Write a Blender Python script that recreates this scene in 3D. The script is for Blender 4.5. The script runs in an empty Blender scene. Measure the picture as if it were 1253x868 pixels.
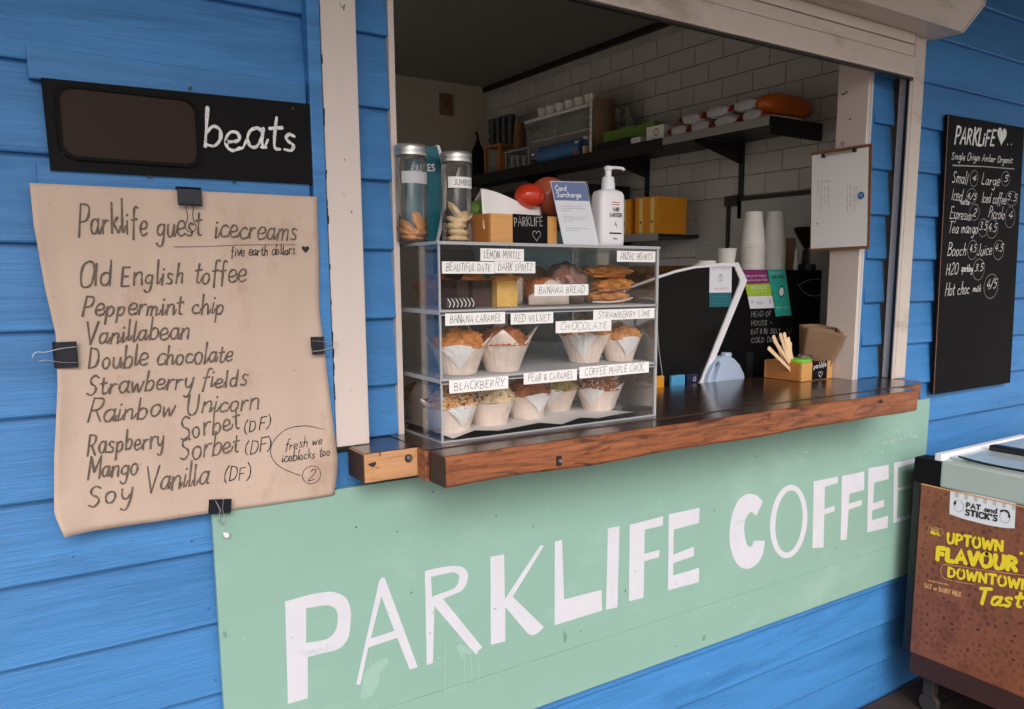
import bpy, bmesh, math, random
from mathutils import Vector, Matrix, noise
from mathutils.geometry import tessellate_polygon
random.seed(7)
sc = bpy.context.scene
C = sc.collection
PI = math.pi
R = math.radians

# ------------------------------------------------------------------ camera
F, CX, CY, W, H = 990.0, 670.0, 482.0, 1253.0, 868.0
YAW, PIT = R(34.5), R(8.4)
CAM = Vector((0, -1.62, 1.46))
fw = Vector((math.sin(YAW)*math.cos(PIT), math.cos(YAW)*math.cos(PIT), -math.sin(PIT)))
rt = Vector((math.cos(YAW), -math.sin(YAW), 0))
up = rt.cross(fw)
cd = bpy.data.cameras.new('camera'); cam = bpy.data.objects.new('camera', cd); C.objects.link(cam)
cam.matrix_world = Matrix.Translation(CAM) @ Matrix((rt, up, -fw)).transposed().to_4x4()
cd.sensor_width = 36; cd.lens = F/W*36
cd.shift_x = (W/2-CX)/W; cd.shift_y = (CY-H/2)/W
cd.clip_start = .02; cd.clip_end = 500
sc.camera = cam
# ------------------------------------------------------------------ light: open shade under a bright, hazy sky
SUN_EL, SUN_AZ = R(38), R(205)           # azimuth clockwise from +Y
w = bpy.data.worlds.new('World'); sc.world = w; w.use_nodes = True
nt = w.node_tree; bgn = nt.nodes['Background']
sky = nt.nodes.new('ShaderNodeTexSky'); sky.sky_type = 'NISHITA'; sky.sun_disc = False
sky.sun_elevation = SUN_EL; sky.sun_rotation = SUN_AZ; sky.air_density = 1.0; sky.dust_density = 4.0
hs = nt.nodes.new('ShaderNodeHueSaturation'); hs.inputs['Saturation'].default_value = .22
nt.links.new(sky.outputs[0], hs.inputs['Color'])
tint = nt.nodes.new('ShaderNodeMix'); tint.data_type = 'RGBA'; tint.blend_type = 'MULTIPLY'; tint.inputs[0].default_value = 1
tint.inputs[7].default_value = (1.0, .965, .965, 1)
nt.links.new(hs.outputs[0], tint.inputs[6]); nt.links.new(tint.outputs[2], bgn.inputs[0])
bgn.inputs[1].default_value = .12
sd = bpy.data.lights.new('sun', 'SUN'); sd.energy = .9; sd.angle = R(45); sd.color = (1, .95, .9)
so = bpy.data.objects.new('sun', sd); C.objects.link(so)
sv = Vector((math.sin(SUN_AZ)*math.cos(SUN_EL), math.cos(SUN_AZ)*math.cos(SUN_EL), math.sin(SUN_EL)))
so.rotation_euler = sv.to_track_quat('Z', 'Y').to_euler()
sc.view_settings.view_transform = 'Standard'; sc.view_settings.look = 'None'
sc.view_settings.exposure = 0.78; sc.view_settings.gamma = 1
sc.cycles.max_bounces = 10; sc.cycles.transparent_max_bounces = 24
sc.cycles.caustics_reflective = False; sc.cycles.caustics_refractive = False
sc.cycles.sample_clamp_indirect = 4

# ------------------------------------------------------------------ pixel -> point on a real plane of the place
def ray(x, y): return (x-CX)/F*rt - (y-CY)/F*up + fw
def PY(x, y, Y=0.): d = ray(x, y); return CAM + d*((Y-CAM.y)/d.y)
def PXp(x, y, X): d = ray(x, y); return CAM + d*(X/d.x)
def PZ(x, y, Z): d = ray(x, y); return CAM + d*((Z-CAM.z)/d.z)

# ------------------------------------------------------------------ materials
def srgb(r, g, b): return tuple((c/255/12.92 if c <= 10 else ((c/255+.055)/1.055)**2.4) for c in (r, g, b)) + (1,)
def mat(name, col, rough=.5, var=.0, vscale=(8, 8, 8), bump=0., bscale=(60, 60, 60), metal=0., spec=.5, dark=None, dthr=.6, dscale=4, det=4, coat=0, transl=0, objrand=0, sss=0, warp=0, chips=None):
    m = bpy.data.materials.new(name); m.use_nodes = True; n = m.node_tree; N = n.nodes; L = n.links
    p = N['Principled BSDF']; p.inputs['Base Color'].default_value = col; p.inputs['Roughness'].default_value = rough
    p.inputs['Metallic'].default_value = metal; p.inputs['Specular IOR Level'].default_value = spec
    p.inputs['Coat Weight'].default_value = coat; p.inputs['Coat Roughness'].default_value = .15
    if sss: p.inputs['Subsurface Weight'].default_value = sss; p.inputs['Subsurface Scale'].default_value = .01
    if transl: p.inputs['Transmission Weight'].default_value = transl
    tc = N.new('ShaderNodeTexCoord')
    last = None
    def noise_(scale, detail=det, rg=.6):
        mp = N.new('ShaderNodeMapping'); mp.inputs['Scale'].default_value = scale
        L.new(tc.outputs['Object'], mp.inputs['Vector'])
        t = N.new('ShaderNodeTexNoise'); t.inputs['Scale'].default_value = 1; t.inputs['Detail'].default_value = detail
        t.inputs['Roughness'].default_value = rg; t.inputs['Distortion'].default_value = warp
        L.new(mp.outputs[0], t.inputs['Vector']); return t
    if var or dark or objrand or chips:
        base = N.new('ShaderNodeRGB'); base.outputs[0].default_value = col; last = base.outputs[0]
        if var:
            t = noise_(vscale); r_ = N.new('ShaderNodeMapRange'); r_.inputs[1].default_value = .3; r_.inputs[2].default_value = .7
            r_.inputs[3].default_value = 1-var; r_.inputs[4].default_value = 1+var; L.new(t.outputs[0], r_.inputs[0])
            h = N.new('ShaderNodeHueSaturation'); L.new(last, h.inputs['Color']); L.new(r_.outputs[0], h.inputs['Value']); last = h.outputs[0]
        if objrand:
            oi = N.new('ShaderNodeObjectInfo'); r_ = N.new('ShaderNodeMapRange'); r_.inputs[3].default_value = 1-objrand; r_.inputs[4].default_value = 1+objrand
            L.new(oi.outputs['Random'], r_.inputs[0])
            h = N.new('ShaderNodeHueSaturation'); L.new(last, h.inputs['Color']); L.new(r_.outputs[0], h.inputs['Value']); last = h.outputs[0]
        if dark:
            sc_ = dscale if isinstance(dscale, tuple) else (dscale,)*3
            t = noise_(sc_, 6, .7); r_ = N.new('ShaderNodeMapRange'); r_.inputs[1].default_value = dthr; r_.inputs[2].default_value = dthr+.12
            L.new(t.outputs[0], r_.inputs[0]); mx = N.new('ShaderNodeMix'); mx.data_type = 'RGBA'
            L.new(r_.outputs[0], mx.inputs[0]); L.new(last, mx.inputs[6]); mx.inputs[7].default_value = dark; last = mx.outputs[2]
        for (cc, th_, cs) in (chips or ()):
            t = noise_(cs, 3, .5); r_ = N.new('ShaderNodeMapRange'); r_.inputs[1].default_value = th_; r_.inputs[2].default_value = th_+.015
            L.new(t.outputs[0], r_.inputs[0]); mx = N.new('ShaderNodeMix'); mx.data_type = 'RGBA'
            L.new(r_.outputs[0], mx.inputs[0]); L.new(last, mx.inputs[6]); mx.inputs[7].default_value = cc; last = mx.outputs[2]
        L.new(last, p.inputs['Base Color'])
    if bump:
        t = noise_(bscale, 5, .65); b = N.new('ShaderNodeBump'); b.inputs['Strength'].default_value = bump; b.inputs['Distance'].default_value = .002
        L.new(t.outputs[0], b.inputs['Height']); L.new(b.outputs[0], p.inputs['Normal'])
    return m
def clear(name, tintc=(.94, .96, .95, 1), ior=1.45, rough=.02, k=1.0, milky=0.0):
    m = bpy.data.materials.new(name); m.use_nodes = True; n = m.node_tree; N = n.nodes; L = n.links
    N.remove(N['Principled BSDF']); o = N['Material Output']
    tr = N.new('ShaderNodeBsdfTransparent'); tr.inputs[0].default_value = tintc
    g = N.new('ShaderNodeBsdfGlossy'); g.inputs['Roughness'].default_value = rough
    f = N.new('ShaderNodeFresnel'); f.inputs[0].default_value = ior
    ml = N.new('ShaderNodeMath'); ml.operation = 'MULTIPLY'; ml.inputs[1].default_value = k; L.new(f.outputs[0], ml.inputs[0])
    mx = N.new('ShaderNodeMixShader'); L.new(ml.outputs[0], mx.inputs[0]); L.new(tr.outputs[0], mx.inputs[1]); L.new(g.outputs[0], mx.inputs[2])
    out = mx.outputs[0]
    if milky:
        d = N.new('ShaderNodeBsdfDiffuse'); d.inputs[0].default_value = (.8, .8, .8, 1)
        m2 = N.new('ShaderNodeMixShader'); m2.inputs[0].default_value = milky; L.new(out, m2.inputs[1]); L.new(d.outputs[0], m2.inputs[2]); out = m2.outputs[0]
    L.new(out, o.inputs[0]); return m

M = {}
M['blue'] = mat('blue_paint', (.052, .215, .50, 1), .42, .10, (2.5, 8, 30), .9, (7, 60, 170), spec=.4, warp=.6, dark=(.038, .17, .41, 1), dthr=.5, dscale=(1.2, 6, 9), objrand=.06, chips=((srgb(150, 180, 214), .77, (60, 60, 110)), ((.02, .06, .16, 1), .775, (34, 34, 60))))
M['blue_rough'] = mat('blue_paint_rough', (.052, .215, .50, 1), .5, .10, (6, 8, 30), 1.6, (30, 90, 120), spec=.35, warp=.8, objrand=.05, chips=((srgb(150, 180, 214), .77, (60, 60, 110)), ((.02, .06, .16, 1), .775, (34, 34, 60))))
M['nail'] = mat('painted_nail', (.035, .13, .34, 1), .4)
M['rim'] = mat('black_rubber_rim', srgb(12, 11, 11), .6, spec=.1)
M['trim'] = mat('cream_paint', srgb(214, 200, 192), .45, .04, (10, 10, 2), .25, (90, 90, 20), dark=srgb(120, 105, 95), dthr=.72, dscale=(30, 30, 9), chips=((srgb(120, 100, 88), .74, (50, 50, 30)), (srgb(90, 80, 76), .77, (90, 90, 60))))
M['metal_cream'] = mat('cream_metal', srgb(205, 192, 182), .38, .04, (3, 3, 3), .1, (40, 40, 40), dark=srgb(176, 160, 148), dthr=.58, dscale=(3, 8, 8), chips=((srgb(110, 96, 88), .76, (40, 40, 40)),))
M['sign'] = mat('mint_paint', srgb(140, 176, 162), .42, .05, (1.5, 3, 3), .15, (60, 60, 60), dark=srgb(150, 184, 170), dthr=.54, dscale=(2.5, 3, 5), chips=((srgb(196, 216, 206), .76, (40, 40, 60)), (srgb(112, 146, 132), .74, (14, 14, 9))))
M['signdrip'] = mat('pale_drip', srgb(152, 185, 171), .5)
M['white_letter'] = mat('white_lettering', srgb(208, 208, 216), .5, .03, (20, 20, 20), .2, (80, 80, 80), dark=srgb(184, 192, 194), dthr=.62, dscale=(10, 10, 24), chips=((srgb(150, 178, 166), .74, (50, 50, 70)),))
M['kraft'] = mat('kraft_paper', srgb(196, 174, 158), .75, .05, (14, 5, 3), .9, (26, 26, 26), spec=.2, dark=srgb(184, 158, 140), dthr=.54, dscale=(7, 7, 5), chips=((srgb(170, 146, 128), .73, (120, 120, 120)),))
M['marker'] = mat('grey_marker', srgb(100, 86, 76), .8, .3, (120, 120, 120), dark=srgb(136, 118, 104), dthr=.55, dscale=160)
M['pen'] = mat('black_pen', srgb(30, 26, 26), .7)
M['chalk'] = mat('chalk_white', srgb(222, 222, 220), .8, .2, (90, 90, 90), dark=srgb(150, 150, 150), dthr=.54, dscale=260)
M['chalkg'] = mat('chalk_grey', srgb(160, 160, 158), .85, .2, (90, 90, 90))
M['board'] = mat('chalkboard_black', srgb(15, 14, 16), .6, .12, (9, 9, 9), .1, (80, 80, 80), spec=.12, dark=srgb(24, 22, 24), dthr=.6, dscale=5)
M['smoke'] = mat('brown_glass', srgb(44, 28, 19), .45, .1, (10, 10, 10), spec=.15)
M['woodtop'] = mat('dark_varnished_wood', (.05, .02, .011, 1), .2, .35, (1.6, 40, 40), .35, (3, 80, 80), coat=.5, warp=1.2, dark=(.018, .009, .007, 1), dthr=.52, dscale=(1.6, 26, 26))
M['woodedge'] = mat('red_brown_wood_edge', (.26, .085, .032, 1), .36, .45, (4, 30, 46), .8, (8, 60, 90), coat=.15, warp=2.2, dark=(.075, .024, .014, 1), dthr=.52, dscale=(5, 10, 30))
M['woodend'] = mat('dark_end_grain', (.035, .018, .013, 1), .6, .3, (60, 60, 60), .6, (90, 90, 90))
M['pine'] = mat('raw_timber', srgb(196, 146, 104), .6, .12, (5, 40, 60), .4, (6, 60, 90), warp=1.5, dark=srgb(165, 110, 62), dthr=.56, dscale=(5, 20, 40))
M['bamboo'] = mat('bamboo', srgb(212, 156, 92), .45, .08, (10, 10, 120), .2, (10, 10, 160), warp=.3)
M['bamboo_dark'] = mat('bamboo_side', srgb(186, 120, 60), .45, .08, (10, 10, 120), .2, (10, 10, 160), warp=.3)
M['stir'] = mat('pale_birch', srgb(232, 198, 158), .6, .1, (60, 60, 10), objrand=.12)
M['steel'] = mat('steel', srgb(190, 190, 192), .3, metal=1)
M['alu'] = mat('aluminium_lid', srgb(205, 203, 200), .35, metal=.8)
M['darksteel'] = mat('dark_steel', srgb(46, 44, 44), .45, metal=.4)
M['black'] = mat('black_plastic', srgb(20, 19, 20), .4)
M['blackg'] = mat('black_gloss', srgb(7, 7, 8), .25, spec=.2)
M['navy'] = mat('navy_clip_metal', srgb(20, 22, 34), .3, spec=.4)
M['white'] = mat('white_plastic', srgb(236, 234, 238), .35, spec=.5)
M['cup'] = mat('white_paper_cup', srgb(232, 228, 222), .6, .03)
M['card'] = mat('white_card', srgb(238, 236, 234), .6, .02, (20, 20, 20))
M['wrap'] = mat('baking_paper', srgb(226, 208, 196), .6, .08, (40, 40, 40), .8, (70, 70, 70), spec=.3, dark=srgb(206, 158, 124), dthr=.6, dscale=24)
M['parch'] = mat('parchment', srgb(232, 228, 226), .5, .04, (20, 20, 20), .3, (60, 60, 60))
M['brownbag'] = mat('brown_paper_bag', srgb(134, 104, 78), .75, .08, (12, 12, 12), .5, (50, 50, 50))
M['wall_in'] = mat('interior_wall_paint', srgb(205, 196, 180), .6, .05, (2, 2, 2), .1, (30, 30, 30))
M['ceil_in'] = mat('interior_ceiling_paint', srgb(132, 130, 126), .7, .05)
M['floor_in'] = mat('interior_floor_tile', srgb(150, 140, 130), .6, .1)
M['tile'] = mat('glazed_white_tile', srgb(184, 180, 174), .12, .02, (3, 3, 3), .06, (25, 25, 25), objrand=.03)
M['grout'] = mat('grout', srgb(160, 155, 148), .8, .1)
M['deck'] = mat('dark_decking', srgb(62, 50, 44), .6, .2, (30, 4, 4), .5, (80, 6, 6), objrand=.12)
M['paving'] = mat('grey_paving', srgb(186, 180, 172), .8, .1, (1, 1, 1), .3, (20, 20, 20))
M['teal'] = mat('teal_print', srgb(20, 98, 112), .4, .05)
M['tealdark'] = mat('dark_teal_plastic', srgb(10, 62, 68), .4, .05)
M['bluebag'] = mat('blue_plastic', srgb(70, 120, 175), .35, .08, (30, 30, 30), .6, (30, 200, 200))
M['bluecard'] = mat('blue_print', srgb(88, 106, 158), .4)
M['bluelogo'] = mat('blue_logo', srgb(50, 120, 180), .5)
M['greytext'] = mat('grey_print', srgb(150, 150, 156), .6)
M['greyp'] = mat('pale_grey_print', srgb(190, 190, 194), .6)
M['orange'] = mat('orange_foil', srgb(205, 98, 30), .35, .12, (12, 12, 12), .9, (30, 30, 30))
M['silver'] = mat('white_foil_bag', srgb(196, 194, 198), .35, .08, (12, 12, 12), .9, (25, 25, 25), spec=.7)
M['redfoil'] = mat('red_foil', srgb(176, 62, 44), .4, .1)
M['yellowbox'] = mat('amber_carton', srgb(232, 152, 30), .5, .06, (20, 20, 20))
M['paleyellow'] = mat('pale_yellow_print', srgb(244, 214, 130), .5)
M['tomato'] = mat('red_skin', srgb(190, 52, 28), .2, .06, (20, 20, 20), sss=.1)
M['mango'] = mat('brown_red_skin', srgb(168, 84, 58), .28, .18, (9, 9, 9), sss=.1)
M['green'] = mat('green_skin', srgb(104, 140, 56), .4, .1)
M['lime'] = mat('lime_plastic', srgb(120, 196, 60), .35)
M['purple'] = mat('purple_print', srgb(140, 48, 112), .5)
M['limep'] = mat('lime_print', srgb(168, 200, 62), .5)
M['tealp'] = mat('mint_teal_print', srgb(52, 168, 150), .45)
M['whitep'] = mat('white_print', srgb(230, 230, 236), .5)
M['lip'] = mat('grey_steel_lip', srgb(150, 146, 142), .4)
M['choc'] = mat('chocolate_cake', srgb(70, 46, 40), .8, .25, (60, 60, 60), 1.5, (120, 120, 120))
M['sponge'] = mat('yellow_sponge', srgb(232, 184, 98), .85, .1, (70, 70, 70), 1.3, (160, 160, 160))
M['brownie'] = mat('glazed_biscuit', srgb(44, 28, 26), .4, .2, (40, 40, 40), .6, (60, 60, 60))
M['crust'] = mat('baked_crust', srgb(206, 140, 74), .7, .22, (34, 34, 34), 1.5, (90, 90, 90), dark=srgb(150, 78, 34), dthr=.55, dscale=26)
M['crust2'] = mat('brown_crust', srgb(176, 104, 60), .7, .25, (34, 34, 34), 1.6, (90, 90, 90), dark=srgb(96, 48, 28), dthr=.52, dscale=30)
M['caramel'] = mat('caramel_top', srgb(198, 126, 62), .4, .15, (30, 30, 30), 1, (60, 60, 60))
M['cookie'] = mat('pale_cookie', srgb(226, 194, 144), .75, .1, (40, 40, 40), .8, (90, 90, 90), dark=srgb(196, 150, 96), dthr=.58, dscale=40)
M['seed'] = mat('oat_seed', srgb(226, 200, 160), .7, .2, (80, 80, 80))
M['darkseed'] = mat('dark_seed', srgb(70, 48, 40), .7)
M['sugar'] = mat('icing_sugar', srgb(240, 234, 230), .9)
M['pistachio'] = mat('green_crust', srgb(176, 160, 92), .8, .2, (40, 40, 40), 1.5, (90, 90, 90), dark=srgb(196, 140, 74), dthr=.55, dscale=20)
M['ham'] = mat('glazed_pastry', srgb(172, 108, 82), .3, .2, (20, 20, 20), .8, (40, 40, 40), coat=.4, dark=srgb(206, 140, 92), dthr=.6, dscale=16)
M['shelfpl'] = mat('white_acrylic_shelf', srgb(222, 222, 226), .25, .02)
M['edge'] = mat('acrylic_edge', srgb(170, 170, 174), .25, spec=.6)
M['edgedark'] = mat('acrylic_dark_edge', srgb(70, 66, 66), .3)
M['milkjug'] = mat('milky_plastic', srgb(176, 194, 218), .35, .05, sss=.2)
M['freezer_grey'] = mat('grey_green_lid_frame', srgb(172, 184, 178), .4, .03, (4, 4, 4), .1, (30, 30, 30), dark=srgb(150, 158, 156), dthr=.68, dscale=14)
M['lidglass'] = mat('frosted_lid_glass', srgb(176, 188, 192), .12, .12, (6, 6, 6), spec=.8)
M['yellowp'] = mat('yellow_print', srgb(246, 216, 40), .5)
M['goldp'] = mat('tan_print', srgb(216, 158, 104), .5)
M['skirt'] = mat('dark_brown_skirt', srgb(64, 38, 32), .5, .06)
M['rubber'] = mat('grey_rubber', srgb(54, 50, 48), .6)
M['whiteboard'] = mat('whiteboard_face', srgb(170, 170, 166), .25, .03)
M['brownboard'] = mat('brown_hardboard', srgb(128, 86, 58), .6, .12, (30, 30, 30))
M['clipaper'] = mat('clipboard_paper', srgb(250, 248, 246), .4, .015)
M['acrylic'] = clear('clear_acrylic', (.985, .99, .99, 1), 1.4, .03, .6)
M['acrylic_top'] = clear('acrylic_top', (.97, .98, .98, 1), 1.4, .05, .6, .12)
M['acrylic_milky'] = clear('acrylic_milky', (.97, .98, .98, 1), 1.4, .08, .6, .55)
M['glass'] = clear('jar_glass', (.98, .985, .98, 1), 1.45, .02, .8, .03)
M['cling'] = clear('cling_film', (.95, .95, .95, 1), 1.5, .12, 1.0, .10)
M['plastub'] = clear('cloudy_plastic', (.85, .85, .8, 1), 1.45, .2, 1.0, .2)

M['freezer_art'] = mat('brown_icon_print', srgb(138, 82, 56), .42, .10, (4, 4, 4), .05, (30, 30, 30), dark=srgb(122, 70, 48), dthr=.5, dscale=12)
M['icon'] = mat('dark_brown_icon', srgb(92, 50, 42), .5)
M['icon2'] = mat('mid_brown_icon', srgb(118, 66, 50), .5)

# ------------------------------------------------------------------ mesh building
class MB:
    def __init__(s): s.v = []; s.f = []; s.sm = []
    def add(s, v, f, smooth=False):
        k = len(s.v); s.v += [Vector(a) for a in v]; s.f += [[i+k for i in q] for q in f]; s.sm += [smooth]*len(f); return s
    def box(s, x0, x1, y0, y1, z0, z1, bev=0., T=None):
        if bev <= 0:
            v = [(x, y, z) for x in (x0, x1) for y in (y0, y1) for z in (z0, z1)]
            f = [(0, 1, 3, 2), (4, 6, 7, 5), (0, 4, 5, 1), (2, 3, 7, 6), (0, 2, 6, 4), (1, 5, 7, 3)]
            if T: v = [T @ Vector(a) for a in v]
            return s.add(v, f)
        b = bmesh.new(); bmesh.ops.create_cube(b, size=1)
        for q in b.verts: q.co = Vector(((x0+x1)/2+q.co.x*(x1-x0), (y0+y1)/2+q.co.y*(y1-y0), (z0+z1)/2+q.co.z*(z1-z0)))
        bmesh.ops.bevel(b, geom=b.edges[:]+b.verts[:], offset=bev, segments=2, profile=.6, affect='EDGES')
        return s.bm(b, T)
    def bm(s, b, T=None, smooth=False):
        b.verts.index_update(); v = [(T @ q.co if T else q.co.copy()) for q in b.verts]; f = [[q.index for q in g.verts] for g in b.faces]; b.free()
        return s.add(v, f, smooth)
    def lathe(s, prof, c=(0, 0, 0), n=28, T=None, fn=None):
        v = []; f = []
        for (r_, z) in prof:
            for k in range(n):
                a = 2*PI*k/n; p = Vector((r_*math.cos(a), r_*math.sin(a), z))
                if fn: p = fn(p, a)
                p = p+Vector(c) if not T else T @ p
                v.append(p)
        for i in range(len(prof)-1):
            for k in range(n): f.append((i*n+k, i*n+(k+1) % n, (i+1)*n+(k+1) % n, (i+1)*n+k))
        return s.add(v, f, True)
    def tube(s, pts, r=.002, n=8, closed=False):
        pts = [Vector(p) for p in pts]; v = []; f = []; m = len(pts); ref = None
        for i, p in enumerate(pts):
            a = pts[max(i-1, 0)]; b = pts[min(i+1, m-1)]
            t = (b-a).normalized()
            if ref is None: ref = t.orthogonal().normalized()
            ref = (ref - t*ref.dot(t)).normalized(); q = t.cross(ref)
            for k in range(n):
                an = 2*PI*k/n; v.append(p+ref*(r*math.cos(an))+q*(r*math.sin(an)))
        for i in range(m-1):
            for k in range(n): f.append((i*n+k, i*n+(k+1) % n, (i+1)*n+(k+1) % n, (i+1)*n+k))
        f.append(tuple(range(n))[::-1]); f.append(tuple((m-1)*n+k for k in range(n)))
        return s.add(v, f, True)
    def poly(s, rings, thick=None):
        """flat polygon with holes (3D coplanar rings); thick = vector to extrude"""
        rings = [[Vector(p) for p in r_] for r_ in rings]; tri = tessellate_polygon(rings); flat = [p for r_ in rings for p in r_]
        if not thick: return s.add(flat, [tuple(t) for t in tri])
        t = Vector(thick); n = len(flat); v = flat+[p+t for p in flat]; f = [tuple(q) for q in tri]+[tuple(i+n for i in q)[::-1] for q in tri]; k = 0
        for r_ in rings:
            m = len(r_)
            for i in range(m): a = k+i; b = k+(i+1) % m; f.append((a, b, b+n, a+n))
            k += m
        return s.add(v, f)
    def ico(s, c, r, sub=2, sc=(1, 1, 1), amp=0., fr=1., seed=0, T=None):
        b = bmesh.new(); bmesh.ops.create_icosphere(b, subdivisions=sub, radius=1)
        for q in b.verts:
            d = 1+amp*noise.noise(q.co*fr+Vector((seed, seed*1.7, 0)))
            q.co = Vector((q.co.x*r*sc[0]*d, q.co.y*r*sc[1]*d, q.co.z*r*sc[2]*d))
            if T: q.co = T @ q.co
            q.co += Vector(c)
        return s.bm(b, None, True)
    def mesh(s, name, m, off=None):
        me = bpy.data.meshes.new(name); off = Vector(off) if off is not None else Vector((0, 0, 0))
        me.from_pydata([tuple(p-off) for p in s.v], [], s.f); me.materials.append(M[m] if isinstance(m, str) else m)
        me.polygons.foreach_set('use_smooth', s.sm)
        b = bmesh.new(); b.from_mesh(me); bmesh.ops.recalc_face_normals(b, faces=b.faces[:]); b.to_mesh(me); b.free()
        if any(s.sm):
            try: me.set_sharp_from_angle(angle=R(40))
            except Exception: pass
        me.update(); return me
def tagp(o, label=None, cat=None, group=None, kind=None):
    for k, v in (('label', label), ('category', cat), ('group', group), ('kind', kind)):
        if v: o[k] = v
    return o
def thing(name, label, cat, loc=(0, 0, 0), group=None):
    o = bpy.data.objects.new(name, None); o.empty_display_size = .05; C.objects.link(o); o.location = loc
    o['base'] = list(loc); return tagp(o, label, cat, group)
def wloc(o):
    v = Vector(o.location)
    while o.parent: o = o.parent; v += Vector(o.location)
    return v
def part(name, b, m, parent, label=None, kind=None):
    """b in world coordinates, becomes a child of parent"""
    o = bpy.data.objects.new(name, b.mesh(name, m, wloc(parent))); C.objects.link(o); o.parent = parent
    return tagp(o, label, None, None, kind)
def solo(name, b, m, label, cat, loc, group=None):
    o = bpy.data.objects.new(name, b.mesh(name, m, loc)); C.objects.link(o); o.location = loc; return tagp(o, label, cat, group)
def struct(name, b, m, kind='structure'):
    o = bpy.data.objects.new(name, b.mesh(name, m)); C.objects.link(o); o['kind'] = kind; return o
def inst(name, me, parent, loc, rot=None):
    o = bpy.data.objects.new(name, me); C.objects.link(o); o.parent = parent; o.location = Vector(loc)-wloc(parent)
    if rot: o.rotation_euler = rot
    return o

# ------------------------------------------------------------------ hand lettering (single stroke glyphs, 100 = cap height, 52 = x height)
G = {}
def g(ch, wd, s): G[ch] = (wd, [[tuple(map(float, p.split(','))) for p in st.split()] for st in s.split('|')])
g(' ', 34, '0,0 0,0')
g('a', 50, '44,42 30,52 12,44 5,22 14,3 30,4 44,30|45,52 43,20 46,4 54,2'); g('b', 48, '8,100 8,50 8,0|8,34 24,52 42,44 44,20 30,2 8,6'); g('c', 42, '40,44 26,52 8,42 4,20 16,2 40,6')
g('d', 50, '44,44 28,52 8,42 5,18 18,2 36,8 45,30|46,100 45,50 46,2'); g('e', 46, '6,24 30,26 42,34 36,50 18,52 5,34 8,10 24,0 44,8'); g('f', 36, '38,94 26,100 18,88 16,50 14,-22|2,50 34,54')
g('g', 48, '42,44 26,52 8,42 6,22 20,8 38,18 43,40|44,50 44,0 38,-32 20,-36 6,-24'); g('h', 48, '8,100 8,50 8,0|8,30 24,50 38,46 40,24 42,0'); g('i', 18, '8,50 8,2|8,70 10,74')
g('j', 24, '16,50 16,-10 8,-32 -6,-26|16,70 18,74'); g('k', 44, '8,100 8,0|38,52 10,24|18,30 42,0'); g('l', 18, '8,100 8,50 9,2'); g('m', 68, '6,50 6,0|6,32 18,50 30,46 31,0|31,32 44,50 58,46 60,22 62,0')
g('n', 48, '6,50 6,0|6,30 22,50 38,46 40,22 42,0'); g('o', 46, '24,52 8,44 4,24 14,2 32,2 42,22 38,44 24,52'); g('p', 48, '8,50 8,-38|8,32 24,52 42,42 42,18 26,2 8,12'); g('q', 48, '42,44 26,52 8,42 6,18 20,2 40,14|44,52 44,-38')
g('r', 36, '6,50 7,0|7,28 20,48 36,48'); g('s', 38, '34,46 18,52 8,40 18,28 32,18 26,2 4,4'); g('t', 36, '18,86 17,40 20,6 34,2|2,56 36,60'); g('u', 48, '6,50 6,20 14,2 30,4 40,26|42,50 42,20 48,2')
g('v', 42, '4,50 20,0 40,52'); g('w', 62, '4,50 16,0 30,44 44,0 60,52'); g('x', 42, '4,50 38,0|38,52 4,0'); g('y', 46, '6,50 10,20 26,8 40,30|42,52 40,0 30,-36 12,-30'); g('z', 42, '4,50 38,50 4,2 42,2')
g('A', 66, '4,0 32,100 62,0|14,34 52,36'); g('B', 60, '8,0 8,100|8,98 42,92 44,64 8,52|8,52 50,44 50,10 8,0'); g('C', 60, '56,86 36,100 12,84 6,44 18,6 40,0 58,14'); g('D', 64, '8,0 8,100|8,98 44,88 56,50 44,10 8,0')
g('E', 54, '48,98 8,98|8,98 8,2|8,52 42,52|8,2 50,2'); g('F', 52, '50,98 8,98|8,98 8,0|8,52 42,52'); g('G', 66, '58,84 36,100 12,82 6,42 20,4 44,2 58,20 58,44|36,44 60,44'); g('H', 62, '8,100 8,0|54,100 54,0|8,52 54,52')
g('I', 20, '10,98 10,0'); g('J', 46, '40,98 40,24 28,2 8,10'); g('K', 58, '8,100 8,0|50,98 10,46|18,54 54,0'); g('L', 50, '8,100 8,2|8,2 46,2'); g('M', 76, '8,0 10,98|10,98 36,30|36,30 62,98|62,98 68,0')
g('N', 66, '8,0 8,98|8,98 56,2|56,2 56,100'); g('O', 68, '34,100 12,86 6,48 16,8 36,0 56,12 62,52 52,90 34,100'); g('P', 56, '8,0 8,98|8,98 44,92 48,66 36,48 8,44'); g('Q', 70, '34,100 12,86 6,48 16,8 36,0 56,12 62,52 52,90 34,100|40,24 66,-6')
g('R', 60, '8,0 8,98|8,98 44,92 46,66 34,50 8,46|26,48 54,0'); g('S', 54, '48,88 28,100 10,84 16,60 40,44 46,20 28,0 6,10'); g('T', 58, '2,98 56,98|29,98 29,0'); g('U', 62, '8,100 8,32 20,2 42,2 54,32 54,100'); g('V', 62, '4,100 31,0|31,0 58,100')
g('W', 86, '4,100 22,0|22,0 42,80|42,80 62,0|62,0 82,100'); g('X', 58, '4,100 54,0|54,100 4,0'); g('Y', 56, '4,100 28,48|54,100 28,48|28,48 28,0'); g('Z', 56, '6,98 52,98|52,98 4,2|4,2 54,2')
g('0', 54, '27,100 8,80 6,40 18,2 36,2 48,36 44,82 27,100'); g('2', 52, '8,80 24,100 42,84 36,50 6,2 50,4'); g('3', 48, '8,92 30,100 40,78 20,54 42,36 34,4 6,6'); g('4', 52, '32,100 6,36 50,36|38,60 38,0'); g('5', 50, '44,98 12,98 10,58 34,60 44,30 30,2 6,6')
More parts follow.
